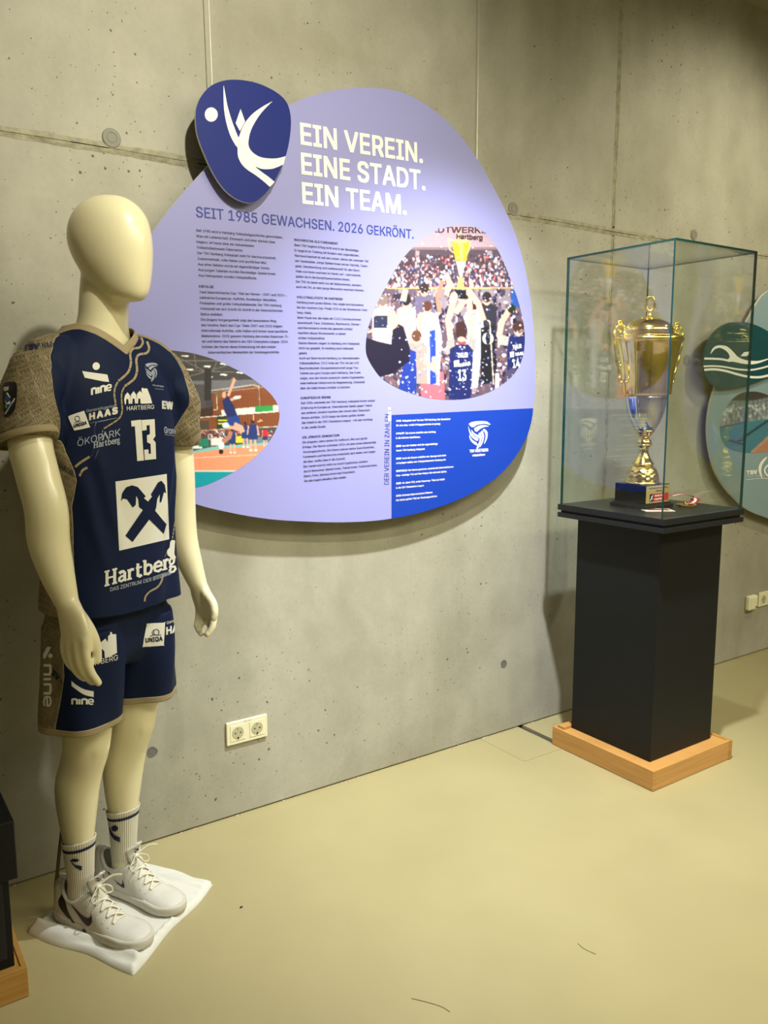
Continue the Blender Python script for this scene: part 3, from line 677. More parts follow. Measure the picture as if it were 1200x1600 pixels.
# match photograph
k13 = 1/5.4545
p = Paint(-90, 30, 1135, 1225, 4.6, (70, 68, 72))
p.poly([(-90, 30), (1135, 30), (1135, 420), (540, 400), (340, 300), (-90, 330)], (62, 60, 62)); p.poly([(340, 300), (930, 290), (1060, 400), (560, 385), (340, 470)], (104, 104, 110)); p.rect(-90, 330, 540, 620, (74, 70, 72))
for a in ([(180, 60), (520, 230)], [(280, 130), (640, 130)], [(330, 210), (800, 230)], [(400, 70), (420, 200)], [(600, 120), (560, 220)], [(330, 270), (700, 165)]): p.line(a, 8, (112, 108, 104))
for x, y in ((322, 90), (360, 205), (508, 180), (525, 270), (650, 250), (790, 232), (648, 158)): p.poly([(x-34, y), (x-20, y-9), (x+36, y-8), (x+24, y+8)], (246, 244, 226))
p.poly([(485, 200), (545, 200), (545, 470), (485, 470)], (44, 42, 46))
p.poly([(545, 420), (940, 330), (1140, 440), (1140, 690), (340, 760), (340, 560), (545, 545)], (122, 68, 40))
for i in range(26): x = 560+i*23; p.line([(x, 400), (x, 700)], 3, (96, 52, 30))
p.line([(545, 385), (900, 335), (960, 350)], 12, (170, 166, 160)); p.line([(545, 405), (1020, 350)], 5, (170, 166, 160)); p.line([(950, 330), (960, 520)], 6, (150, 150, 150)); p.line([(590, 420), (598, 545), (565, 548)], 8, (196, 190, 180))
p.poly([(342, 560), (560, 520), (560, 600), (345, 620)], (60, 40, 34)); p.rect(345, 640, 530, 715, (70, 64, 50)); p.rect(595, 590, 680, 715, (40, 50, 44)); p.rect(600, 630, 680, 645, (206, 196, 60)); p.rect(600, 660, 680, 674, (206, 196, 60)); p.rect(500, 475, 560, 520, (60, 60, 66))
p.poly([(630, 548), (1120, 505), (1122, 560), (634, 596)], (206, 204, 198)); p.poly([(920, 518), (1072, 508), (1074, 556), (922, 568)], (44, 138, 66)); p.rect(1076, 508, 1120, 555, (190, 184, 180))
p.line([(355, 620), (660, 596), (1120, 562)], 8, (214, 212, 206)); p.line([(355, 735), (650, 712), (1110, 690)], 7, (206, 204, 200))
for i in range(900): p.ell(R.uniform(-90, 1090), R.uniform(725, 800), R.uniform(3, 7), R.uniform(4, 9), R.choice([(206, 180, 176), (70, 36, 40), (228, 222, 220), (120, 70, 70), (40, 34, 40), (170, 60, 60)]))
p.poly([(330, 800), (460, 795), (470, 880), (330, 880)], (206, 212, 214)); p.poly([(432, 795), (520, 790), (525, 860), (440, 862)], (24, 120, 92)); p.poly([(540, 790), (640, 782), (640, 850), (545, 852)], (214, 206, 202)); p.poly([(750, 775), (820, 768), (820, 825), (750, 830)], (230, 206, 40)); p.rect(820, 790, 1040, 850, (90, 120, 130))
p.poly([(-90, 920), (330, 912), (560, 860), (1040, 825), (1060, 850), (560, 895), (330, 935), (-90, 960)], (116, 178, 176)); p.poly([(-90, 940), (330, 928), (560, 890), (1060, 835), (1060, 1066), (-90, 1066)], (222, 138, 104)); p.line([(330, 960), (960, 930)], 5, (238, 200, 180)); p.rect(-90, 1062, 1140, 1075, (196, 196, 190)); p.rect(-90, 1075, 1140, 1230, (0, 138, 152))
def fig(x, y, s):
    p.ell(x, y-92*s, 15*s, 18*s, (52, 36, 34)); p.poly([(x-34*s, y-70*s), (x+34*s, y-70*s), (x+36*s, y+10*s), (x+40*s, y+62*s), (x-40*s, y+62*s), (x-36*s, y)], (34, 52, 108)); p.line([(x-18*s, y+60*s), (x-16*s, y+150*s)], 19*s, SK); p.line([(x+18*s, y+60*s), (x+26*s, y+140*s)], 19*s, SK); p.line([(x-36*s, y-60*s), (x-46*s, y+20*s)], 13*s, SK); p.line([(x+36*s, y-60*s), (x+50*s, y+18*s)], 13*s, SK)
    for q in (-16, 26): p.ell(x+q*s, y+152*s, 14*s, 9*s, (226, 224, 220))
fig(725, 790, .8); fig(835, 740, .82); fig(900, 740, 1.0); fig(1005, 770, .55); p.poly([(985, 720), (1025, 720), (1030, 770), (985, 772)], (190, 40, 44)); p.line([(905, 640), (905, 590)], 12, SK); p.line([(940, 650), (975, 640), (960, 630)], 12, SK)
p.line([(690, 430), (720, 350), (740, 300)], 24, SK)
for d in ((-22, -14), (-8, -26), (4, -28), (16, -20), (22, -6)): p.line([(738, 308), (738+d[0], 300+d[1])], 7, SK)
p.line([(665, 490), (730, 455), (800, 432)], 24, SK); p.ell(765, 442, 30, 14, (214, 220, 216)); p.ell(624, 415, 34, 38, (120, 84, 52)); p.ell(655, 420, 18, 26, SK)
p.poly([(640, 470), (690, 430), (740, 520), (770, 600), (690, 620), (660, 560)], (30, 40, 92)); p.poly([(690, 610), (775, 595), (800, 670), (760, 690), (685, 670)], (34, 60, 132)); p.line([(740, 670), (800, 700), (812, 740)], 44, SK); p.line([(800, 720), (690, 690)], 26, SK); p.ell(668, 680, 30, 26, (196, 224, 220)); p.line([(715, 730), (700, 780), (640, 830)], 36, SKD); p.ell(632, 850, 24, 34, (224, 224, 220)); p.ell(630, 905, 20, 20, (32, 30, 34))
p.C = soften(p.C, 1)+RN.normal(0, 4, p.C.shape)
O2 = closed_spline([(165, 42), (280, 50), (400, 68), (560, 115), (700, 175), (850, 252), (960, 328), (1050, 410), (1108, 495), (1128, 580), (1115, 672), (1070, 770), (990, 880), (880, 982), (760, 1063), (640, 1128), (520, 1182), (420, 1208), (300, 1216), (180, 1200), (60, 1140), (-30, 1020), (-70, 860), (-80, 640), (-60, 420), (-20, 240), (50, 100)], 4)
p.build('match_photo', O2, lambda x, y: tuple(at_y(230+x*k13, 540+y*k13, PY-.0008)), M_PHOTO, bd)
# round logo badge standing proud of the panel
BY = -.105
BO = closed_spline(Wl([(306, 190), (307, 168), (316, 148), (333, 132), (360, 124.5), (395, 128), (425, 140), (446, 157), (454, 180), (453.5, 210), (447, 242), (435, 271), (420, 296), (405, 311), (390, 317), (370, 311), (350, 295), (332, 268), (317, 235), (309, 212)], BY), 5)
bg_ = loc(board('logo_badge', BO, BY, .009, M_NAVYB, panel, M_EDGE)); tag(bg_, 'dark blue rounded badge with a white leaping player emblem')
cxx = sum(a for a, b in BO)/len(BO); czz = sum(b for a, b in BO)/len(BO)
loc(mk('badge_spacer', *(lambda d: (d[0], d[1]))(disc_y(cxx, czz, [(.03, .07), (.03, .096)])), M_WIRE, panel))
z5 = lambda pts: [(280+x/2.857, 110+y/2.857) for x, y in pts]
fg = z5(cr_spline([(198, 68), (198, 120), (201, 180), (212, 240), (230, 295), (252, 335), (260, 345), (262, 380), (275, 412), (300, 440), (340, 467), (375, 494), (405, 520)], 4)+cr_spline([(426, 498), (400, 476), (372, 456), (340, 430), (370, 440), (410, 440), (440, 431), (466, 419)], 4)+[(475, 383)]+cr_spline([(474, 383), (440, 392), (400, 393), (360, 386), (328, 366), (311, 340), (310, 310), (320, 268), (342, 225), (372, 183), (415, 139)], 4)+cr_spline([(414, 139), (375, 160), (332, 190), (300, 225), (280, 260), (266, 299)], 4)+cr_spline([(264, 298), (250, 265), (232, 215), (216, 160), (207, 112), (199, 68)], 4))
flat_y('emblem', j2([poly(fg), poly(z5([(274, 172), (294, 228), (271, 271), (252, 235)])), poly(z5(ell(143, 197, 29, 32)))]), BY-.0007, M_WHITE, bg_, px=True)
# hanging wires
for (x, y0) in ((2.065, 262),):
    p0 = at_y(744, 262, -.05); loc(mk('wire', *tube([(2.066, -.05, p0.z-.15), (2.066, -.05, ZC)], .0012, 8), M_WIRE, panel))
a, b = at_y(331.5, 128, -.052), at_y(324.5, -40, -.052); loc(mk('wire', *tube([tuple(a-(b-a)*.35), tuple(b), tuple(b+(b-a)*.6)], .0012, 8), M_WIRE, panel))
# ------------------------------------------------------------------ teal wall panel further along the wall
PT = -.05
tp = empty('wall_panel', (4.35, -.045, 0)); tag(tp, 'pale grey-teal pebble-shaped wall panel about swimming, behind the glass case', 'wall panel'); TO = tp.location
def loct(o): o.location = -TO; return o
z4 = lambda pts: [(1080+x/4.1, 440+y/4.1) for x, y in pts]
tb = loct(board('board', closed_spline(Wl(z4([(640, 20), (492, 62), (420, 140), (360, 250), (250, 430), (190, 560), (150, 690), (120, 800), (106, 930), (115, 1060), (150, 1200), (210, 1310), (290, 1400), (370, 1465), (492, 1515), (640, 1560), (820, 1560), (1000, 1420), (1100, 1100), (1100, 700), (1000, 300), (820, 60)]), PT), 4), PT, .012, M_TEALB, tp, M_EDGE))
loct(mk('standoff', *disc_y(4.35, 1.3, [(.02, 0), (.02, .04)]), M_WIRE, tp)); loct(mk('standoff', *disc_y(4.6, 1.1, [(.02, 0), (.02, .04)]), M_WIRE, tp))
def tside(name, shp, off, m, par): return flat_y(name, shp, PT-off, m, par, px=True)
kb = loct(board('logo_badge', closed_spline(Wl(z4([(78, 520), (88, 445), (128, 352), (200, 282), (290, 256), (390, 270), (492, 318), (600, 400), (640, 480), (600, 570), (492, 612), (420, 642), (330, 668), (220, 680), (150, 668), (104, 625), (82, 570)]), PT-.03), 5), PT-.03, .009, M_TEAL, tp, M_TEAL)); tag(kb, 'dark teal rounded badge with white waves and swimmer')
loct(mk('badge_spacer', *disc_y(4.33, 1.45, [(.03, .05), (.03, .072)]), M_WIRE, tp))
wv = [stroke(z4(cr_spline([(84, 493), (140, 494), (200, 498), (250, 510)], 5)), 3.2), stroke(z4(cr_spline([(80, 543), (150, 541), (220, 548), (300, 562), (380, 566), (450, 554), (520, 535), (590, 528)], 5)), [2.6]*36), stroke(z4(cr_spline([(84, 565), (150, 562), (220, 572), (290, 592), (370, 610), (440, 612), (500, 600), (560, 590)], 5)), 3.6),
      poly(z4(cr_spline([(122, 466), (135, 432), (160, 412), (195, 408), (230, 416), (262, 442), (300, 482), (350, 503), (400, 508), (440, 506), (492, 492)], 4)+cr_spline([(492, 500), (440, 520), (390, 530), (330, 526), (280, 515), (225, 508), (245, 488), (240, 462), (215, 438), (180, 424), (150, 434)], 4))),
      poly(z4([(316, 478), (338, 452), (378, 447), (372, 466), (352, 478)]))]
tside('emblem', j2(wv), .0307, M_WHITE, kb)
p = Paint(178, 700, 760, 1110, 4.2, (104, 120, 120))
p.rect(170, 690, 800, 760, (60, 58, 54)); p.poly([(180, 810), (500, 740), (800, 730), (800, 860), (180, 940)], (128, 142, 146))
for i in range(20): p.line([(230+i*28, 730), (225+i*28, 930)], 4, (62, 66, 68))
for y in (770, 800): p.line([(170, y+50), (500, y-10), (800, y-20)], 6, (84, 88, 90))
for i in range(160): p.ell(R.uniform(190, 500), R.uniform(790, 890), R.uniform(3, 9), R.uniform(4, 12), R.choice([(190, 200, 206), (90, 96, 100), (150, 166, 176)]))
p.poly([(170, 940), (400, 890), (800, 860), (800, 1120), (170, 1120)], (64, 118, 136)); p.line([(185, 935), (360, 895)], 8, (70, 72, 76)); p.line([(290, 1030), (492, 890), (640, 800)], 11, (28, 46, 60)); p.poly([(228, 1018), (250, 1012), (338, 1040), (330, 1048)], (30, 50, 62)); p.poly([(290, 1032), (340, 992), (352, 1000), (305, 1040)], (30, 50, 62)); p.poly([(380, 1100), (560, 930), (800, 860), (800, 1120)], (170, 122, 98)); p.line([(384, 1096), (560, 935)], 10, (196, 150, 124))
p.C = soften(p.C, 2)+RN.normal(0, 4, p.C.shape)
p.build('pool_photo', closed_spline([(184, 960), (190, 880), (215, 820), (262, 755), (320, 715), (390, 704), (460, 715), (560, 760), (680, 830), (740, 900), (720, 980), (620, 1050), (500, 1088), (400, 1098), (300, 1090), (230, 1060), (196, 1010)], 4), lambda x, y: tuple(at_y(1080+x/4.1, 440+y/4.1, PT-.0008)), M_PHOTO, tb)
tside('club_mark', j2([fit('TSV', z4([(354, 1236)])[0], z4([(424, 1230)])[0], 5.6, bold=.05, ysign=-1), fit('HARTBERG', z4([(356, 1252)])[0], z4([(470, 1248)])[0], 2, ysign=-1, spacing=1.6), stroke(z4(cr_spline([(350, 1270), (420, 1262), (500, 1262), (600, 1280)], 5)), [.6]*8+[.9]*8),
    stroke(z4(cr_spline([(486, 1122), (450, 1165), (440, 1210), (455, 1262)], 5)), [1, 2, 3, 3.6, 4, 4.2, 4.4, 4.6, 4.6, 4.4, 4, 3.6, 3, 2.4, 1.6, .8]), stroke(z4(cr_spline([(600, 1120), (500, 1170), (470, 1210), (500, 1250), (560, 1262)], 4)), 2.4), poly(z4(ell(560, 1150, 12)))]), .0009, M_WHITE, tb)
# ------------------------------------------------------------------ sockets
def socket_insert(x, z, y, parent, s=.0255):
    ins = mk('socket_insert', *box(x-s, x+s, y-.0016, y, z-s, z+s), M_PLAST, parent, bevel=.001)
    V, F = lathe([(.0208, .0022), (.0205, .0028), (.0195, .0028), (.0188, -.006), (.0185, -.0065), (.0005, -.0065)], 40)
    # cup ring proud of the insert ; the shade of a sunken well is painted in as darker colour
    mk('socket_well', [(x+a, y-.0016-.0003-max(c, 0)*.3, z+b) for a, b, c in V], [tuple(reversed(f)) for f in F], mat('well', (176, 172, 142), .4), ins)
    for dx in (-.0095, .0095): mk('pin_hole', *(lambda d: d)(disc_y(x+dx, z, [(.0026, .0030), (.0026, .0034), (.0003, .0034)], 14)), M_PIN, ins).location = (0, y+.0005, 0)
    for dz in (-.0175, .0175): mk('earth_clip', *box(x-.0022, x+.0022, y-.0042, y-.002, z+dz-.003, z+dz+.003), M_PIN if dz < 0 else M_WIRE, ins)
def rring(x0, x1, z0, z1, y0, y1, name, parent, m, bev=.003): return mk(name, *box(x0, x1, y0, y1, z0, z1), m, parent, bevel=bev, seg=3, smooth=False)
s = empty('power_socket', (1.111, 0, .3)); tag(s, 'cream double power socket on the concrete wall below the lilac panel', 'socket')
fr = rring(-.0755, .0755, -.0405, .0405, -.0095, -.0002, 'frame', s, M_PLAST)
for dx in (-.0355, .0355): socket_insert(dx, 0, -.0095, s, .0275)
flat_y('marking', fit('XP  241', (-.012, .0325), (.014, .0325), .0028), -.0098, M_INK, s)
s = empty('power_socket', (4.255, 0, .303)); tag(s, 'cream power socket on the wall at the far right behind the plinth', 'socket')
rring(-.0755, .0755, -.0405, .0405, -.0095, -.0002, 'frame', s, M_PLAST)
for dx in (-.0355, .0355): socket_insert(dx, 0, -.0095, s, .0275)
s = empty('wall_box', (4.095, 0, .303)); tag(s, 'small thick cream surface-mounted box left of the far socket', 'box')
rring(-.04, .04, -.0405, .0405, -.03, -.0002, 'housing', s, M_PLAST, .009)
rring(-.03, .03, -.032, .03, -.033, -.0295, 'cover', s, M_PLAST, .002)
mk('cable_slot', *box(.012, .026, -.0335, -.0325, -.028, -.02), M_PIN, s)
# ------------------------------------------------------------------ trophy plinth
pl = empty('display_plinth', (2.615, -.4575, 0)); tag(pl, 'tall black display plinth on a beech tray with the glass case', 'plinth')
def loc2(o): o.location = -pl.location; return o
bx0, bx1, by0, by1, bh = 2.3765, 2.8525, -.7065, -.209, .078
tk = .012
loc2(mk('tray_side', *box(bx0, bx0+tk, by0+.0, by1, .0015, bh), M_WOOD, pl, bevel=.0015))
loc2(mk('tray_side', *box(bx0+tk+.0006, bx1-.0005, by0, by0+tk, .0015, bh), M_WOOD, pl, bevel=.0015))
loc2(mk('tray_side', *box(bx1-tk, bx1+.006, by0-.003, by1, .0015, bh+.001), M_WOODE, pl, bevel=.0015))
loc2(mk('tray_side', *box(bx0+tk, bx1-tk, by1-tk, by1, .0015, bh), M_WOOD, pl, bevel=.0015))
loc2(mk('tray_top', *box(bx0+tk+.0008, bx1-tk-.0008, by0+tk+.0008, by1-tk-.0008, .02, bh-.0015), M_WOOD, pl, bevel=.0008))
loc2(mk('wedge', *box(bx0+.015, bx0+.075, by1-.05, by1-.015, bh-.001, bh+.008), M_WOOD, pl, bevel=.001))
loc2(mk('shadow_sheet', *box(bx0+.006, bx1-.006, by0+.006, by1-.006, 0.0002, .003), M_DARK, pl))  # thin dark sheet standing in for the shade under the tray
loc2(mk('column', *box(2.4305, 2.803, -.648, -.262, bh, .948), M_BLACK, pl, bevel=.0012))
loc2(mk('lower_cap', *box(2.378, 2.8525, -.7025, -.2015, .948, .9665), M_BLACKC, pl, bevel=.0012))
loc2(mk('cap_spacer', *box(2.388, 2.8425, -.6925, -.2115, .9665, .976), M_PIN, pl))
loc2(mk('upper_cap', *box(2.378, 2.8525, -.7025, -.2015, .976, .9985), M_BLACKC, pl, bevel=.0012))
# glass cover: five panes with green edges
gc = empty('glass_cover', (2.6165, -.453, .9987)); tag(gc, 'clear glass display case with green edges over the gold trophy', 'display case')
gx0, gx1, gy0, gy1, gz0, gz1, gt = 2.380, 2.853, -.693, -.213, .9987, 1.939, .0068
def pane(name, b):
    V, F = box(*b); V = [(x-gc.location.x, y-gc.location.y, z-gc.location.z) for x, y, z in V]
    o = mk(name, V, F, [M_GLASS, M_GEDGE], gc)
    d = [b[1]-b[0], b[3]-b[2], b[5]-b[4]]; ax = d.index(min(d))
    for pgn in o.data.polygons: pgn.material_index = 0 if abs(pgn.normal[ax]) > .5 else 1
    return o
e = .0003
pane('glass_pane', (gx0, gx1, gy0, gy0+gt, gz0, gz1-gt-e)); pane('glass_pane', (gx0, gx1, gy1-gt, gy1, gz0, gz1-gt-e))
pane('glass_pane', (gx0, gx0+gt, gy0+gt+e, gy1-gt-e, gz0, gz1-gt-e)); pane('glass_pane', (gx1-gt, gx1, gy0+gt+e, gy1-gt-e, gz0, gz1-gt-e))
pane('top_pane', (gx0, gx1, gy0, gy1, gz1-gt, gz1))
# ------------------------------------------------------------------ trophy
TX, TY, TZ = 2.592, -.435, .9988
tr = empty('trophy_cup', (TX, TY, TZ)); tag(tr, 'tall gold and silver trophy cup with lid and handles on a black base', 'trophy')
tb_ = mk('base', *join([box(-.098, .098, -.098, .098, 0, .018), box(-.09, .09, -.09, .09, .018, .024)]), M_BLACK, tr, bevel=.003)
mk('base_block', *box(-.083, .083, -.083, .083, .024, .097), mat('trophy_base_gloss', (16, 20, 28), .12), tr, bevel=.0015)
pq = mk('plaque', *box(-.078, .080, -.0845, -.083, .026, .094), M_PLQ, tr)
flat_y('plaque_text', j2([fit('MEISTERSCHAFT VOLLEYBALL', (-.06, .082), (.07, .082), .0045, bold=.02), fit('2025/26', (-.015, .071), (.03, .071), .005, bold=.02)]), -.0849, M_INK, pq)
flat_y('plaque_field', poly([(-.045, .032), (.075, .032), (.075, .062), (-.045, .062)]), -.0848, M_PLR, pq)
flat_y('plaque_icon', poly([(-.055, .032), (-.029, .032), (-.029, .062), (-.055, .062)]), -.0850, M_PIN, pq)
flat_y('plaque_mark', j2([fit('Austrian Volley', (-.022, .051), (.045, .051), .0065, bold=.04), fit('League Men', (-.022, .038), (.03, .038), .0065, bold=.04), stroke([(-.050, .036), (-.042, .048), (-.034, .057)], .004), stroke([(-.046, .054), (-.040, .046), (-.034, .040)], .003)]), -.0852, M_WHITE, pq)
K = .00256
def bumps(i, a, z): return 1+.035*math.sin(11*a+(i % 2)*math.pi)*math.sin(i*1.35)
dome = [(.0625*math.cos(t)**.6 if t < 1.5 else .03, .097+.062*math.sin(t)) for t in [k*1.16/16 for k in range(17)]]
mk('foot_dome', *lathe([(.066, .097), (.066, .103)]+[(r, z+.004) for r, z in dome], 88, wave=lambda i, a, z: 1 if i < 2 else 1+.045*math.sin(11*a+(i//2 % 2)*math.pi)*abs(math.sin(i*math.pi/2.0+.6))), M_GOLDB, tr, smooth=True)
mk('stem', *lathe([(.038, .158), (.041, .163), (.040, .169), (.034, .176), (.026, .19), (.020, .205), (.0175, .215), (.018, .226), (.024, .232), (.029, .240), (.030, .248), (.027, .257), (.020, .264), (.014, .268)], 64), M_GOLD, tr, smooth=True)
for (r, z) in ((.0295, .240), (.0405, .164)):
    mk('stem_bead', *tube([(r*math.cos(a), r*math.sin(a), z) for a in [k*math.pi/24 for k in range(48)]], .0028, 8, ref=(0, 0, 1), closed=True), M_GOLDB, tr, smooth=True)
mk('silver_bowl', *lathe([(.014, .266), (.020, .272), (.034, .290), (.050, .318), (.063, .350), (.073, .385), (.080, .420), (.0835, .440)], 72), M_SILVER, tr, smooth=True)
# pointed collar leaves under the bowl
mk('bowl_star', *lathe([(.012, .264), (.021, .272), (.034, .289), (.040, .297)], 60, wave=lambda i, a, z: 1.02+(.0 if i < 3 else .0)), M_GOLD, tr, smooth=True)
mk('gold_body', *lathe([(.080, .4385), (.0945, .4385), (.0955, .442), (.098, .48), (.103, .53), (.111, .58), (.120, .62), (.130, .66), (.1335, .672), (.1335, .678), (.128, .680)], 96), M_GOLD, tr, smooth=True)
mk('rim', *lathe([(.1335, .664), (.1375, .668), (.1385, .676), (.1375, .684), (.132, .688), (.120, .690)], 96, wave=lambda i, a, z: 1+.006*math.sin(40*a)*(1 if i in (1, 2, 3) else 0)), M_GOLDB, tr, smooth=True)
ld = mk('lid', *lathe([(.122, .688), (.120, .694), (.108, .699), (.103, .706), (.101, .712)]+[(.100*math.cos(t), .712+.062*math.sin(t)) for t in [k*1.45/16 for k in range(17)]]+[(.010, .776), (.006, .780)], 88), M_GOLD, tr, smooth=True)
mk('finial', *lathe([(.010, .774), (.012, .779), (.006, .786), (.0045, .795), (.008, .799), (.005, .803)], 32), M_GOLD, ld, smooth=True)
ca, sa = math.cos(math.radians(-40)), math.sin(math.radians(-40))
wr = []
for k in range(40):
    a = 2*math.pi*k/40; u, w = .0185*math.cos(a), .030*math.sin(a); r = .0045 if k % 2 else .0085
    wr.append(((u*ca, u*sa, .832+w), r))
mk('finial_wreath', *tube([q[0] for q in wr], [q[1] for q in wr], 10, ref=(-sa, ca, 0), closed=True), M_GOLDB, ld, smooth=True)
HA = math.radians(166)
for sgn in (0, math.pi):
    c, s_ = math.cos(HA+sgn), math.sin(HA+sgn)
    hp = cr_spline([(.112, .672), (.122, .690), (.121, .712), (.131, .733), (.150, .738), (.165, .725), (.170, .700), (.166, .660), (.157, .610), (.143, .560), (.127, .520), (.112, .500), (.102, .492)], 6)
    h = mk('handle', *tube([(r*c, r*s_, z) for r, z in hp], [.0055+.0016*math.sin(i*.9) for i in range(len(hp))], 12, ref=(-s_, c, 0)), M_GOLDB, tr, smooth=True)
    for pts, r in (([(.150, .735), (.138, .720), (.141, .705), (.151, .708), (.150, .716)], .0042), ([(.127, .52), (.134, .505), (.126, .49), (.116, .497)], .0042), ([(.122, .69), (.112, .70), (.106, .695)], .004), ([(.146, .575), (.133, .580), (.126, .570), (.131, .562)], .0035), ([(.132, .733), (.140, .75), (.152, .752), (.158, .742)], .0036)):
        q = cr_spline(pts, 5); mk('scroll', *tube([(a*c, a*s_, b) for a, b in q], r, 10, ref=(-s_, c, 0)), M_GOLDB, h, smooth=True)
def reshape(o, low):
    n = len(o.data.vertices); c = np.empty(n*3, np.float32); o.data.vertices.foreach_get('co', c); c = c.reshape(-1, 3); z = c[:, 2].copy()
    if low: c[:, :2] *= .86; c[:, 2] = np.interp(z, [0, .018, .024, .097], [0, .015, .020, .090])
    else:
        c[:, :2] *= np.interp(z, [.1, .26, .35, .44, .7, .85], [.97, .95, 1.0, .96, .915, .80])[:, None]
        c[:, 2] = np.interp(z, [.097, .163, .266, .44, .69, .712, .78, .803, .862], [.090, .163, .2625, .4285, .6426, .662, .722, .737, .79])
    o.data.vertices.foreach_set('co', c.ravel()); o.data.update()
    for ch in o.children: reshape(ch, low)
for ch in tr.children: reshape(ch, ch.name.split('.')[0] in ('base', 'base_block', 'plaque'))
# ------------------------------------------------------------------ medal and card on the plinth
mp = at_z(1073, 789, 1.003); md = empty('medal', (mp.x, mp.y, .9987)); tag(md, 'gold medal with red and white ribbon lying beside the trophy', 'medal')
mk('medal_disc', *lathe([(.036, .001), (.038, .002), (.038, .0065), (.036, .0075), (.031, .0075), (.030, .0065), (.001, .0068)], 48), M_GOLD, md, smooth=False)
mk('medal_loop', *tube([(.010*math.cos(a), .0+.003*math.sin(a), .013+.006*math.sin(a)) for a in [k*math.pi/8 for k in range(16)]], .0016, 8, closed=True, ref=(0, 0, 1)), M_GOLD, md, smooth=True)
def ribbon(path, w, name, m, parent, off, ww):
    P = cr_spline(path, 8); V = []; F = []
    for i, q in enumerate(P):
        a = Vector(P[min(i+1, len(P)-1)])-Vector(P[max(i-1, 0)]); sdir = Vector((-a.y, a.x, 0)).normalized(); q = Vector(q)
        V += [tuple(q+sdir*(off-ww/2)), tuple(q+sdir*(off+ww/2))]
    for i in range(len(P)-1): F.append((2*i, 2*i+1, 2*i+3, 2*i+2))
    return mk(name, V, F, m, parent, smooth=True, solid=.0008)
rp = []
for x_, y_, Y_ in ((1073, 787, -.535), (1082, 785.5, -.52), (1086.5, 780, -.50), (1079, 774.5, -.485), (1064, 772.5, -.48), (1051, 774.5, -.49)):
    q = at_y(x_, y_, Y_); rp.append((q.x-md.location.x, q.y-md.location.y, q.z-.9987))
for off, m_ in ((-.012, M_RED), (0, M_RIBW), (.012, M_RED)): ribbon(rp, 0, 'ribbon_band', m_, md, off, .012)
cp = at_z(1027, 797.5, .9987); cd = empty('card', (cp.x, cp.y-.0, .9987), math.radians(-33)); tag(cd, 'small flat printed card lying in front of the trophy', 'card')
mk('sheet', *box(-.055, .055, -.036, .036, .0002, .0022), M_CARD, cd, bevel=.0003); mk('picture', *box(-.035, .045, -.012, .026, .0022, .0025), mat('card_print', (140, 60, 60), .5, noise=(60, .5)), cd)
# ------------------------------------------------------------------ low dark plinth, cut by the left frame edge
lp = empty('display_plinth', (.06, -.26, 0)); tag(lp, 'low black display plinth on a wooden tray at the left edge beside the mannequin', 'plinth')
def L3(b): return (b[0]-.06, b[1]-.06, b[2]+.26, b[3]+.26, b[4], b[5])
mk('tray_side', *box(*L3((-.18, .30, -.505, -.492, .0015, .078))), M_WOODE, lp, bevel=.0015); mk('tray_side', *box(*L3((.287, .30, -.491, -.03, .0015, .078))), M_WOODE, lp, bevel=.0015)
mk('tray_side', *box(*L3((-.18, -.167, -.491, -.03, .0015, .078))), M_WOODE, lp, bevel=.0015); mk('tray_top', *box(*L3((-.166, .286, -.491, -.03, .02, .074))), M_WOODE, lp)
mk('column', *box(*L3((-.155, .277, -.478, -.05, .0742, .305))), M_BLACK, lp, bevel=.0012)
mk('door', *box(*L3((-.135, .262, -.4815, -.4782, .10, .295))), M_BLACKC, lp, bevel=.001)
cp_ = mk('cap', *box(*L3((-.178, .295, -.4985, -.032, .305, .45))), M_BLACK, lp, bevel=.003)
mk('cap_inlay', *box(*L3((-.155, .262, -.475, -.055, .4502, .4515))), mat('slot_black', (8, 8, 8), .5), cp_); mk('cap_glass', *box(*L3((-.14, .247, -.46, -.07, .4517, .453))), mat('grey_felt', (92, 92, 80), .3), cp_)
